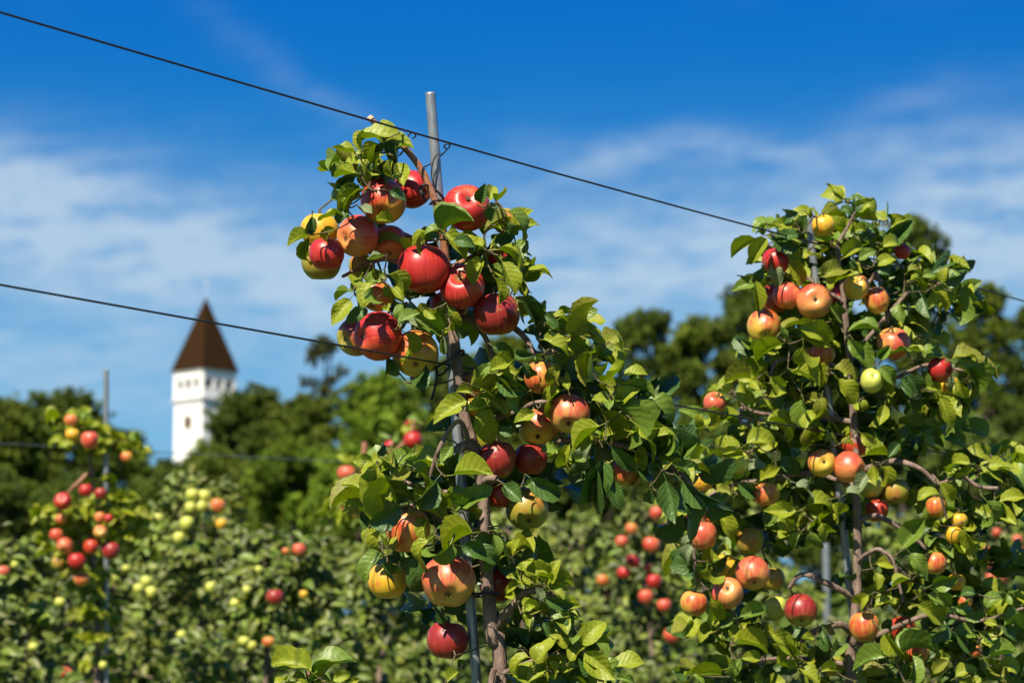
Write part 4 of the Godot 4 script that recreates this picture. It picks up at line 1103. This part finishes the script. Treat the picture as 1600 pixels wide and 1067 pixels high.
	far_apple(1546, 917, 14, d, 0, "d", "red blurred apple, lowest of the fruit at the right edge")
	far_apple(1558, 832, 15, d, 8, "d", "red blurred apple, topmost right of the fruit at the right edge")
	far_apple(1541, 812, 20, d, 2, "d", "orange blurred apple behind a leaf high at the right edge")
	far_apple(1585, 806, 15, d, 8, "d", "small red blurred apple high at the right edge")
	far_apple(1572, 905, 14, d, 2, "d", "small orange blurred apple low right at the right edge")

func far_rows() -> void:
	rng.seed = 888
	var o := Node3D.new()
	o.name = "orchard_rows"
	add_child(o)
	tag(o, "dense far rows of the orchard reading as one green mass behind the blurred trees", "orchard", "", "stuff")
	var xfs := []
	var cols := []
	for row in 7:
		for k in 2300:
			var d := 22.0 + row * 5.0 + rr(-0.6, 0.6)
			var x := rr(-0.42, 0.42) * d
			var y := rr(0.3, 2.75 + 0.25 * sin(x * 1.9 + row * 2.0) + row * 0.12)
			var s := rr(0.25, 0.45)
			var up := (runit() + Vector3(0, 0.5, 0.4)).normalized()
			var xx := up.cross(runit()).normalized()
			xfs.append(Transform3D(Basis(xx * s, up * s, xx.cross(up) * s), Vector3(x, y, -d)))
			var t := rr(0.6, 1.3)
			cols.append(Color(0.06 * t, 0.095 * t, 0.014 * t))
	# the tree line going on outside the frame
	for k in 9000:
		var d := rr(75.0, 140.0)
		var ang := rr(0.205, 0.5) * (-1.0 if k % 3 else 1.0)
		var x := ang * d
		var g := ground_h(x, -d)
		var top := (5.0 + d * 0.07) * (0.75 + 0.3 * kn.get_noise_2d(ang * 22.0, d * 0.02) + 0.2 * kn.get_noise_2d(ang * 70.0, 3.0))
		var y := g + top * pow(rng.randf(), 0.6)
		var s := rr(0.5, 1.0)
		var up := (runit() + Vector3(0, 0.5, 0.4)).normalized()
		var xx := up.cross(runit()).normalized()
		xfs.append(Transform3D(Basis(xx * s, up * s, xx.cross(up) * s), Vector3(x, y, -d)))
		var t := rr(0.6, 1.3)
		cols.append(Color(0.05 * t, 0.078 * t, 0.010 * t))
	many("rows", clump, M.clump, o, xfs, cols).set_meta("kind", "stuff")

func posts_and_wires() -> void:
	rng.seed = 77
	# hollow galvanised posts
	var specs := [
		[672, 144, 745, 1067, FOCUS + 0.022, 0.0080, "post", "tall grey metal post standing above the sharp middle tree"],
		[1264, 338, 1345, 1067, 5.44, 0.0075, "post", "grey metal post with only its top showing above the bushy tree"],
		[165, 577, 165, 1067, 11.0, 0.0100, "post", "thin blurred grey pole rising above the thin tree at the left"],
		[1291, 850, 1294, 1067, 15.4, 0.019, "post", "blurred grey post seen through the gap in the bushy tree"],
	]
	for s in specs:
		var a := P(s[0], s[1], s[4])
		var b := P(s[2], s[3], s[4])
		var dir := (b - a).normalized()
		var g := a + dir * ((a.y + 0.4) / -dir.y)
		var r: float = s[5]
		var st := start()
		var pts := []
		for k in 13:
			pts.append(g.lerp(a, k / 12.0) - g)
		tube_into(st, pts.slice(0, 12) + [pts[12]], r, r, 16)
		var o := thing("post", g, s[7], "post", "posts of the orchard rows")
		# a wall with an open mouth: outside, rim and inside
		var shell := start()
		var n := 20
		var prof := [[r, 0.0], [r, 0.999], [r * 0.97, 1.0], [r * 0.80, 1.0], [r * 0.78, 0.998], [r * 0.78, 0.90]]
		var top: Vector3 = a - g
		var x := Vector3(0, 0, 1).cross(dir).normalized()
		var y := dir.cross(x)
		for i in prof.size() - 1:
			for k in n:
				var q := []
				for e in [[i, k], [i + 1, k], [i, k + 1], [i + 1, k + 1]]:
					var an: float = TAU * (e[1] % n) / n
					q.append(top * prof[e[0]][1] + (x * cos(an) + y * sin(an)) * prof[e[0]][0])
				for v in [q[0], q[2], q[1], q[2], q[3], q[1]]:
					shell.add_vertex(v)
		put("tube", done(shell), M.galv, o)
	# wires run along the row, past the posts
	var w1a := P(0, 22, 3.70)
	var w1b := P(1590, 470, 6.10)
	var w2a := P(0, 445, 3.70)
	var w2b := P(1110, 643, 5.03)
	var dirw := (w1b - w1a)
	var path := []
	for k in 25:
		path.append(w1a + dirw * lerpf(-1.0, 2.4, k / 24.0) + Vector3(0, -0.004 * sin(k * 0.8), 0))
	tag(put("upper_wire", tube(path, 0.0017, 0.0017, 7), M.wire), "dark wire running above the middle tree to the top of the bushy tree", "wire")
	var p2 := []
	var dir2 := (w2b - w2a)
	for k in 25:
		p2.append(w2a + dir2 * lerpf(-1.6, 4.4, k / 24.0))
	tag(put("lower_wire", tube(p2, 0.0016, 0.0016, 7), M.wire), "dark wire crossing in front of the large bright red apple", "wire")
	var f := []
	for p in [[-900, 700], [-500, 676], [-200, 683], [0, 693], [280, 708], [560, 722], [800, 727], [1000, 722], [1240, 710], [1430, 706], [1600, 716], [1760, 730], [2200, 720]]:
		f.append(P(p[0], p[1], 10.9 + (p[0] + 0.0) * 0.0043))
	tag(put("far_wire", tube(smooth_path(f, 4), 0.0024, 0.0024, 6), M.far_wire), "faint blurred wire of the row behind, at the height of the clock oval's foot", "wire")

	# ties and hooks by the tall post
	var z := FOCUS
	var hook := []
	for p in [[0.193, 0.362, -0.03], [0.187, 0.375, -0.02], [0.192, 0.360, -0.035], [0.199, 0.350, -0.035], [0.206, 0.336, -0.035], [0.213, 0.279, -0.035]]:
		hook.append(p)
	tie("wire_hook", [[622, 240, 0.0], [620, 234, -0.018], [625, 230, -0.02], [632, 222, -0.02], [638, 212, -0.022], [643, 207, -0.028], [648, 208, -0.034], [649, 213, -0.03], [645, 216, -0.022]], 0.0012, "thin black hook joining the leader's tip to the upper wire")
	tie("wire_hook", [[660, 262, 0.0], [672, 256, 0.018], [683, 248, 0.036], [690, 242, 0.03], [698, 234, -0.01], [703, 228, -0.025], [701, 225, -0.034], [695, 226, -0.034], [694, 230, -0.022], [697, 232, -0.012]], 0.0012, "thin black hook round the post just right of it on the upper wire")
	tie("wire_loop", [[690, 240, 0.0], [681, 243, 0.002], [676, 255, 0.006], [674, 268, 0.009], [675, 280, 0.011], [678, 290, 0.012]], 0.0009, "fine black wire curving down across the tall post")
	tie("rubber_tie", [[657, 292, 0.005], [659, 290, -0.018], [664, 289, -0.022], [672, 291, -0.006], [682, 298, -0.004], [690, 306, 0.0], [694, 312, 0.008]], 0.0021, "black rubber tie binding the brown leader to the tall post")
	tie("rubber_tie", [[657, 292, 0.0], [656, 296, -0.014], [659, 302, -0.02], [662, 308, -0.014], [664, 314, -0.004]], 0.0018, "loose black tail of the tie on the brown leader's left side")
	tie("rubber_tie", [[672, 319, -0.004], [678, 314, -0.020], [686, 313, -0.02], [694, 316, -0.006], [699, 322, 0.01]], 0.0021, "short black tie above the right red apple at the post")
	tie("rubber_tie", [[642, 591, 0.03], [650, 587, 0.02], [662, 584, 0.01], [676, 577, 0.0], [688, 570, -0.014], [700, 563, -0.02], [714, 553, -0.022], [722, 548, -0.012], [724, 552, 0.0], [718, 558, 0.008]], 0.0026, "thick black strap round the trunk under the upper apple cluster")
	tie("rubber_tie", [[682, 572, 0.0], [682, 585, -0.006], [681, 600, -0.006], [677, 614, -0.002], [674, 625, 0.0]], 0.0022, "black strap end hanging straight down left of the trunk")
	tie("rubber_tie", [[684, 587, 0.0], [692, 584, -0.006], [699, 577, -0.01], [704, 570, -0.01]], 0.002, "short black strap knot beside the hanging strap end")
	tie("trunk_band", [[731, 932, 0.004], [735, 929, -0.012], [748, 928, -0.02], [764, 927, -0.02], [775, 928, -0.01], [778, 930, 0.006], [760, 931, 0.034], [740, 932, 0.036], [731, 932, 0.004]], 0.0026, "black band holding trunk and post together near the bottom")

func tie(called: String, pts: Array, r: float, label: String) -> void:
	var w := []
	for p in pts:
		w.append(P(p[0], p[1], FOCUS + p[2]))
	tag(put(called, tube(smooth_path(w, 5), r, r, 7), M.tie), label, "tie")

func young_shoot() -> void:
	rng.seed = 505
	begin_tree("young_apple_tree", 484, 4.38, "tip of a low young apple tree with long leaves at the bottom edge")
	limb("stem", [[484, 1100, 0], [484, 1068, 0], [482, 1055, 0]], 0.0047, 0.0025, M.young, 0.05, true)
	view(400, 840, 0.38125)
	l(218, 546, 62, 448, 78, "l"); l(165, 534, 38, 491, 58, "l"); l(226, 558, 390, 456, 66, "l"); l(268, 576, 312, 506, 55, "l"); l(318, 586, 385, 548, 66, "l"); l(120, 586, 78, 561, 55, "y"); l(150, 576, 205, 561, 55, "l"); l(230, 586, 300, 566, 50, "l")
	l(215, 596, 260, 556, 45, "l"); l(200, 626, 100, 626, 70, "l"); l(240, 626, 350, 616, 70, "l"); l(210, 636, 180, 586, 55, "l"); l(390, 596, 430, 576, 34, "y")
	grow_twigs()
	finish_leaves()
	tree = null

# ---------------------------------------------------------------- far trees, tower, ground
func far_tree(called: String, px: float, top: float, hw: float, d: float, tint: Color, n_lobes: int, dens: float, label: String, category: String, group: String, seed_: int, low := 0.28) -> void:
	rng.seed = seed_
	var at := P(px, 900.0, d)
	var g := ground_h(at.x, at.z)
	var h := height_at(px, top, -at.z) - g
	var rad := hw * d / F
	var o := thing(called, Vector3(at.x, g - 0.1, at.z), label, category, group)
	var bole := []
	for k in 5:
		bole.append(Vector3(0.2 * sin(k * 1.7 + seed_) * k * 0.2, h * 0.85 * k / 4.0, 0.15 * cos(k * 1.3 + seed_) * k * 0.2))
	put("trunk", tube(smooth_path(bole, 3), maxf(h * 0.018, 0.06), h * 0.004, 8, 0.08), M.far_bark, o)
	var xfs := []
	var cols := []
	var clump_s := clampf(d * 0.0034, 0.12, 0.5)
	n_lobes = int(n_lobes * 1.5)
	for k in n_lobes:
		var v := (k + 0.5) / n_lobes
		var y := lerpf(low, 0.9, minf((k + 0.5) / maxf(n_lobes - 7.0, 1.0), 1.0))
		var env := sqrt(maxf(1.0 - pow((y - 0.55) / 0.52, 2.0), 0.05))
		var lr := rad * rr(0.26, 0.52) * lerpf(1.0, 0.66, v)
		var a := k * 2.399 + rr(-0.5, 0.5)
		var rad_at := maxf(rad * env - lr * 0.6, 0.0) * rr(0.55, 1.0) 
		var crest: bool = k >= n_lobes - 7
		if crest:
			rad_at = rad * 0.42 * rr(0.5, 1.2) if k < n_lobes - 1 else 0.0
		var c := Vector3(cos(a) * rad_at, (h - lr * (0.80 + 0.22 * (n_lobes - 1 - k)) if crest else h * y), sin(a) * rad_at * 0.9)
		if k % 3 == 0 and k < n_lobes - 1:
			put("limb", tube(smooth_path([Vector3(0, c.y * 0.75, 0), Vector3(c.x * 0.5, c.y * 0.9, c.z * 0.5), c], 3), h * 0.006, h * 0.002, 5), M.far_bark, o)
		var n := int(dens * 2.2 * 4.0 * PI * lr * lr / (clump_s * clump_s))
		var tone := rr(0.72, 1.25)
		for i in n:
			var u := runit()
			var wob := 1.0 + 0.36 * sin(u.x * 5.0 + k) * sin(u.y * 6.0 + k * 2.0) + 0.25 * sin(u.z * 11.0 + k)
			var p := c + u * lr * wob * pow(rng.randf(), 0.30) * Vector3(1, 0.85, 1)
			if p.y < 0.3:
				continue
			var s := clump_s * rr(0.7, 1.35)
			var up := (u * 0.8 + Vector3(0, 0.6, 0) + runit() * 0.5).normalized()
			var x := up.cross(runit()).normalized()
			xfs.append(Transform3D(Basis(x * s, up * s, x.cross(up) * s), p))
			var t := tone * rr(0.65, 1.35)
			cols.append(Color(tint.r * t * rr(0.88, 1.15), tint.g * t, tint.b * t))
	many("crown", clump, M.clump, o, xfs, cols).set_meta("kind", "stuff")

func far_trees() -> void:
	var dark := Color(0.058, 0.088, 0.009)
	var olive := Color(0.082, 0.116, 0.010)
	var fresh := Color(0.112, 0.178, 0.012)
	var grey := Color(0.088, 0.130, 0.022)
	var gt := "trees along the back of the orchard"
	var C := "tree"
	far_tree("broadleaf_tree", 0, 618, 95, 120, olive, 25, 0.8, "dark round tree cut by the left edge", C, gt, 601)
	far_tree("broadleaf_tree", 95, 604, 95, 125, dark, 27, 0.8, "dark dense tree behind the thin left tree, tallest at the left", C, gt, 602)
	far_tree("broadleaf_tree", 178, 668, 75, 130, dark, 22, 0.8, "lower dark tree sloping down right of the pole", C, gt, 603)
	far_tree("broadleaf_tree", 262, 716, 60, 150, dark, 21, 0.8, "low dark tree in the dip below the tower", C, gt, 604)
	far_tree("broadleaf_tree", 388, 602, 88, 150, dark, 27, 0.8, "round dark tree covering the right side of the tower", C, gt, 605)
	far_tree("broadleaf_tree", 318, 690, 55, 145, olive, 21, 0.8, "small tree in front of the tower's foot", C, gt, 606)
	far_tree("broadleaf_tree", 470, 612, 75, 140, olive, 24, 0.75, "olive tree between the tower and the thin dark pine", C, gt, 607)
	far_tree("pine_tree", 503, 522, 50, 160, Color(0.055, 0.065, 0.02), 14, 0.35, "thin sparse dark tree standing up alone right of the tower", C, "", 608, 0.55)
	far_tree("broadleaf_tree", 595, 578, 95, 125, fresh, 27, 0.8, "bright green tree left behind the sharp tree", C, gt, 609)
	far_tree("broadleaf_tree", 700, 552, 95, 150, grey, 26, 0.8, "greyish green tree straight behind the grey post", C, gt, 610)
	far_tree("broadleaf_tree", 790, 520, 90, 145, olive, 26, 0.8, "olive tree behind the middle of the sharp tree", C, gt, 611)
	far_tree("broadleaf_tree", 890, 515, 85, 140, dark, 26, 0.8, "dark tree behind the right branch of the sharp tree", C, gt, 612)
	far_tree("broadleaf_tree", 1005, 483, 75, 140, dark, 26, 0.75, "dark tree with a rounded top in the gap between the sharp trees", C, gt, 613)
	far_tree("broadleaf_tree", 1095, 492, 75, 138, olive, 26, 0.75, "olive tree left of the bushy tree", C, gt, 614)
	far_tree("broadleaf_tree", 1180, 440, 75, 145, dark, 27, 0.75, "tall dark tree against the left side of the bushy tree", C, gt, 615)
	far_tree("broadleaf_tree", 1300, 480, 95, 140, dark, 26, 0.75, "dark tree wholly behind the bushy tree", C, gt, 616)
	far_tree("broadleaf_tree", 1440, 335, 75, 142, dark, 31, 0.6, "tallest dark tree with an uneven open top at the right", C, gt, 617)
	far_tree("broadleaf_tree", 1545, 440, 85, 140, olive, 26, 0.6, "dark tree with sky gaps near the right edge", C, gt, 618)
	far_tree("broadleaf_tree", 1640, 470, 85, 135, dark, 25, 0.7, "dark tree cut by the right edge", C, gt, 619)
	# bushes at their feet
	var gs := "bushes at the foot of the tree line"
	var S := "bush"
	far_tree("bush", -10, 730, 95, 70, dark, 20, 1.0, "dark bush cut by the left edge under the trees", S, gs, 701, 0.04)
	far_tree("bush", 110, 735, 90, 74, dark, 20, 1.0, "dark bush behind the thin left tree", S, gs, 702, 0.04)
	far_tree("bush", 225, 745, 85, 78, dark, 20, 1.0, "dark bush under the dip left of the tower", S, gs, 703, 0.04)
	far_tree("bush", 345, 700, 95, 80, olive, 20, 1.0, "olive bush below the tower's right side", S, gs, 704, 0.04)
	far_tree("bush", 455, 680, 95, 76, fresh, 20, 1.0, "bright green bush left of the sharp tree", S, gs, 705, 0.04)
	far_tree("bush", 560, 690, 95, 74, fresh, 20, 1.0, "bright green bush behind the stub with red apples", S, gs, 706, 0.04)
	far_tree("bush", 680, 670, 95, 80, grey, 20, 1.0, "greyish bush behind the foot of the grey post", S, gs, 707, 0.04)
	far_tree("bush", 800, 690, 95, 78, olive, 20, 1.0, "olive bush behind the sharp trunk", S, gs, 708, 0.04)
	far_tree("bush", 915, 700, 95, 80, grey, 20, 1.0, "greyish bush right of the sharp trunk", S, gs, 709, 0.04)
	far_tree("bush", 1030, 660, 95, 82, dark, 20, 1.0, "dark bush in the gap between the two sharp trees", S, gs, 710, 0.04)
	far_tree("bush", 1150, 660, 95, 84, dark, 20, 1.0, "dark bush behind the left half of the bushy tree", S, gs, 711, 0.04)
	far_tree("bush", 1280, 680, 95, 84, dark, 20, 1.0, "dark bush behind the trunk of the bushy tree", S, gs, 712, 0.04)
	far_tree("bush", 1410, 640, 95, 84, grey, 20, 1.0, "greyish bush behind the right half of the bushy tree", S, gs, 713, 0.04)
	far_tree("bush", 1530, 650, 95, 82, grey, 20, 1.0, "grey green bush near the right edge above the bare branch", S, gs, 714, 0.04)
	far_tree("bush", 1650, 655, 95, 80, olive, 20, 1.0, "bush cut by the right edge", S, gs, 715, 0.04)

func tower() -> void:
	var D := 263.0
	var px := D / F
	var c := P(316, 800, D)
	c.y = ground_h(c.x, c.z)
	var o := thing("tower", c, "white square tower with a steep brown pyramid roof", "tower")
	o.rotation.y = -deg_to_rad(42.0)
	var s := 70.0 * 260.0 / F
	var yy := func(py): return height_at(316, py, -c.z - 2.9) - c.y
	var eave: float = yy.call(577)
	var ledge: float = yy.call(621)
	var apex: float = height_at(317, 464, -c.z) - c.y
	put("shaft", box(Vector3(0, ledge / 2, 0), Vector3(s - 0.16, ledge, s - 0.16)), M.white_wall, o)
	var led := start()
	box_into(led, Vector3(0, ledge, 0), Vector3(s + 0.34, 0.16, s + 0.34))
	box_into(led, Vector3(0, ledge - 0.17, 0), Vector3(s + 0.12, 0.18, s + 0.12))
	put("cornice", done(led), M.trim, o)
	# belfry: parapet, lintel and piers round an open chamber
	var bel := start()
	var y0 := ledge + 0.08
	var y1 := eave
	var sill := y0 + (y1 - y0) * 0.34
	var lint := y0 + (y1 - y0) * 0.72
	var t := 0.28
	for k in 4:
		var b := Basis(Vector3.UP, k * PI / 2)
		box_into(bel, b * Vector3(0, (y0 + sill) / 2, s / 2 - t / 2), Vector3(s - 0.01 * (k % 2), sill - y0, t) if k % 2 == 0 else Vector3(s - 2 * t, sill - y0, t), b)
		box_into(bel, b * Vector3(0, (y1 + lint) / 2, s / 2 - t / 2), Vector3(s, y1 - lint, t) if k % 2 == 0 else Vector3(s - 2 * t, y1 - lint, t), b)
		for i in 4:
			var x := lerpf(-s / 2 + 0.3, s / 2 - 0.3, i / 3.0)
			if k % 2 == 1 and (i == 0 or i == 3):
				continue
			box_into(bel, b * Vector3(x, (sill + lint) / 2, s / 2 - t / 2), Vector3(0.6 if i == 0 or i == 3 else 0.42, lint - sill, t), b)
	put("belfry", done(bel), M.white_wall, o)
	for k in 4:
		var b := Basis(Vector3.UP, k * PI / 2)
		for i in 3:
			var x := lerpf(-s / 2 + 0.3, s / 2 - 0.3, (i + 0.5) / 3.0)
			var lv := start()
			for j in 5:
				box_into(lv, b * Vector3(x, lerpf(sill, lint, (j + 0.5) / 5.0), s / 2 - 0.2), Vector3(0.74, 0.03, 0.16), b * Basis(Vector3.RIGHT, 0.7))
			put("louvre", done(lv), M.louvre, o)
	put("floor", box(Vector3(0, y0 + 0.05, 0), Vector3(s - 2 * t - 0.02, 0.1, s - 2 * t - 0.02)), M.louvre, o)
	# eaves board and roof
	put("eaves", box(Vector3(0, eave + 0.06, 0), Vector3(s + 0.3, 0.12, s + 0.3)), M.trim, o)
	var rf := start()
	var hw := s / 2 + 0.22
	var base := eave + 0.125
	for k in 4:
		var b := Basis(Vector3.UP, k * PI / 2)
		rf.set_smooth_group(-1)
		var flare := 0.0
		for v in [b * Vector3(-hw, base, hw), b * Vector3(0, apex, 0), b * Vector3(hw, base, hw)]:
			rf.add_vertex(v)
		for v in [b * Vector3(-hw, base, hw), b * Vector3(hw, base, hw), Vector3(0, base, 0)]:
			rf.add_vertex(v)
	put("roof", done(rf), M.shingle, o)
	var fin := start()
	tube_into(fin, [Vector3(0, apex - 0.3, 0), Vector3(0, apex + 1.9, 0)], 0.028, 0.015, 6)
	put("finial", done(fin), M.trim, o)
	put("cross_arm", box(Vector3(0, apex + 1.35, 0), Vector3(0.5, 0.05, 0.05), Basis(Vector3.UP, 0.7)), M.trim, o)
	# the oval on the sunlit face
	var ov: float = yy.call(657)
	for f in [Vector3(0, ov, s / 2 - 0.08)]:
		var disc := start()
		var rim := start()
		for k in 28:
			var a0 := TAU * k / 28
			var a1 := TAU * (k + 1) / 28
			var e0 := Vector3(cos(a0) * 0.42, sin(a0) * 0.60, 0)
			var e1 := Vector3(cos(a1) * 0.42, sin(a1) * 0.60, 0)
			for v in [f + Vector3(0, 0, 0.03), f + e1 + Vector3(0, 0, 0.03), f + e0 + Vector3(0, 0, 0.03)]:
				disc.add_vertex(v)
			for q in [[e0 * 0.98, e0 * 1.14, e1 * 0.98, e1 * 1.14]]:
				var zf := Vector3(0, 0, 0.09)
				for v in [q[0], q[2], q[1], q[1], q[2], q[3]]:
					rim.add_vertex(f + v + zf)
				for v in [q[1], q[3], q[1] - zf, q[1] - zf, q[3], q[3] - zf]:
					rim.add_vertex(f + v + zf)
				for v in [q[0], q[0] - zf, q[2], q[2], q[0] - zf, q[2] - zf]:
					rim.add_vertex(f + v + zf)
		put("oval_window", done(disc), M.oval, o)
		put("oval_frame", done(rim), M.oval_rim, o)

func ground() -> void:
	var st := start()
	var xs := []
	for k in 41:
		var u := (k - 20) / 20.0
		xs.append(signf(u) * pow(absf(u), 2.0) * 1500.0)
	for i in 40:
		for j in 40:
			var q := []
			for e in [[i, j], [i + 1, j], [i, j + 1], [i + 1, j + 1]]:
				var x: float = xs[e[0]]
				var z: float = xs[e[1]]
				q.append(Vector3(x, ground_h(x, z), z))
			for v in [q[0], q[1], q[2], q[2], q[1], q[3]]:
				st.add_vertex(v)
	tag(put("ground", done(st), M.grass), "mown grass of the orchard", "ground", "", "structure")

# ---------------------------------------------------------------- sky
func sky_texture() -> ImageTexture:
	var W := 3072
	var H := 1536
	var im := Image.create(W, H, false, Image.FORMAT_RGBF)
	var n := FastNoiseLite.new()
	n.seed = 9
	n.frequency = 1.0
	n.fractal_octaves = 5
	var low := sky_at(0.0, 0.0, n)
	im.fill(low)
	var fine := int(H * 32.0 / 180.0)
	for r in fine:
		var el := (r + 0.5) / H * 180.0
		for x in W:
			var az := (x + 0.5) / W * 360.0
			if az > 180.0:
				az -= 360.0
			im.set_pixel(x, H / 2 - 1 - r, sky_at(az, el, n))
	# higher up: coarser
	var w2 := 384
	var h2 := 124
	var hi := Image.create(w2, h2, false, Image.FORMAT_RGBF)
	for r in h2:
		var el := 90.0 - (r + 0.5) / h2 * 58.0
		for x in w2:
			var az := (x + 0.5) / w2 * 360.0
			hi.set_pixel(x, r, sky_at(az if az < 180.0 else az - 360.0, el, n))
	hi.resize(W, H / 2 - fine, Image.INTERPOLATE_BILINEAR)
	im.blit_rect(hi, Rect2i(0, 0, W, H / 2 - fine), Vector2i(0, 0))
	return ImageTexture.create_from_image(im)

# wisps in view: photo x, y, half-width, half-height, slope, amount
const WISPS := [
	[120, 360, 420, 80, 0.10, 0.85], [-60, 330, 220, 110, 0.0, 0.45], [420, 450, 330, 80, 0.12, 0.75], [30, 600, 300, 60, 0.0, 0.45], [430, 110, 170, 26, 0.62, 0.07], [505, 165, 130, 30, 0.5, 0.12], [250, 390, 700, 120, 0.05, 0.28], [180, 570, 480, 90, 0.0, 0.38], [1350, 380, 560, 140, 0.0, 0.30],
	[1170, 243, 300, 26, 0.02, 0.50], [930, 262, 160, 28, -0.25, 0.3], [1120, 400, 330, 90, 0.05, 0.75], [1560, 330, 240, 110, -0.2, 0.80], [1420, 190, 160, 30, -0.3, 0.16], [880, 470, 260, 70, 0.0, 0.45], [640, 420, 200, 60, 0.2, 0.35], [1500, 440, 260, 70, 0.0, 0.5],
]

func sky_at(az: float, el: float, n: FastNoiseLite) -> Color:
	var y := sin(deg_to_rad(el))
	var e := maxf(el - 0.5, 0.0)
	var c := Color(0.0012 + 0.12 * exp(-pow(e / 8.4, 3.0)), 0.070 + 0.185 * exp(-pow(e / 10.2, 3.2)), 0.272 + 0.115 * exp(-pow(e / 10.2, 3.0)))
	c = c.lerp(Color(0.002, 0.046, 0.20), smoothstep(18.0, 70.0, el))
	var a := deg_to_rad(az)
	var px := 800.0 + az / 0.012887
	var py := 533.5 - (el - 8.17) / 0.012887
	var cov := 0.0
	var wx := 60.0 * n.get_noise_3d(sin(a) * 14.0, el * 0.35, cos(a) * 14.0)
	if absf(az) < 22.0 and el < 24.0:
		for w in WISPS:
			var dx: float = (px + wx - w[0]) / w[2]
			var dy: float = (py + wx * 0.6 - w[1] - w[4] * (px - w[0])) / w[3]
			cov += w[5] * exp(-(dx * dx + dy * dy))
	var tile := n.get_noise_3d(sin(a) * 5.0, el * 0.22, cos(a) * 5.0 + 3.0) + 0.5 * n.get_noise_3d(sin(a) * 17.0, el * 0.8, cos(a) * 17.0)
	var else_ := smoothstep(0.0, 0.55, tile + 0.15) * 0.6 * smoothstep(60.0, 10.0, el)
	cov = lerpf(cov, else_, smoothstep(14.0, 21.0, maxf(absf(az), el)))
	var grain := 0.50 + 1.0 * (0.5 + n.get_noise_3d(sin(a) * 30.0 - el * 0.6, el * 1.9, cos(a) * 30.0)) * 1.0 + 0.32 * n.get_noise_3d(sin(a) * 90.0, el * 5.0, cos(a) * 90.0)
	cov = clampf(cov * grain * 0.57, 0.0, 0.8)
	return c.lerp(Color(0.26, 0.33, 0.40), cov)

func _ready() -> void:
	rng.seed = 20
	# camera
	cam_xf = Transform3D(Basis(Vector3.RIGHT, PITCH), Vector3(0, 1.6, 0))
	var cam := Camera3D.new()
	cam.name = "camera"
	var at := CameraAttributesPhysical.new()
	at.frustum_focal_length = 100.0
	at.frustum_focus_distance = FOCUS
	at.frustum_near = 0.05
	at.frustum_far = 4000.0
	at.exposure_aperture = 8.0
	at.exposure_multiplier = 1.0
	cam.attributes = at
	add_child(cam)
	cam.transform = cam_xf
	cam.fov = 13.687
	cam.near = 0.05
	cam.far = 4000.0
	# sky, exposure
	var env := Environment.new()
	env.background_mode = Environment.BG_SKY
	var sm := PanoramaSkyMaterial.new()
	sm.panorama = sky_texture()
	sm.energy_multiplier = 1.0
	env.sky = Sky.new()
	env.sky.sky_material = sm
	env.tonemap_mode = Environment.TONE_MAPPER_LINEAR
	env.tonemap_exposure = 2.05
	env.sdfgi_enabled = true
	env.ssao_enabled = true
	env.ssil_enabled = true
	var we := WorldEnvironment.new()
	we.name = "world"
	we.environment = env
	add_child(we)
	# sun
	var sun := DirectionalLight3D.new()
	sun.name = "sun"
	sun.light_energy = 1.55
	sun.light_color = Color(1.0, 0.955, 0.87)
	sun.light_angular_distance = 0.5
	sun.shadow_enabled = true
	add_child(sun)
	sun.look_at_from_position(sun_dir * 50.0, Vector3.ZERO)
	kn.seed = 3
	kn.frequency = 1.0
	kn.fractal_octaves = 2
	make_stock()
	var cs := start()
	for k in 5:
		var b := Basis(Vector3.UP, TAU * k / 5.0)
		var q := [b * Vector3(-0.06, -0.72, 0.04), b * Vector3(0.06, -0.72, 0.04), b * Vector3(0.01, -0.83, 0.15), b * Vector3(0, -0.62, 0.02)]
		for v in [q[0], q[2], q[1], q[0], q[3], q[2], q[1], q[2], q[3]]:
			cs.add_vertex(v)
	M.calyx_mesh = done(cs)
	# the place
	ground()
	far_trees()
	tower()
	far_rows()
	back_rows()
	rng.seed = 1001
	second_tree()
	rng.seed = 2002
	main_tree()
	tree = null
	posts_and_wires()
	young_shoot()
	print("fov ", cam.fov, " leaves ", leaf_count, " used ", used.size(), " ms ", Time.get_ticks_msec())
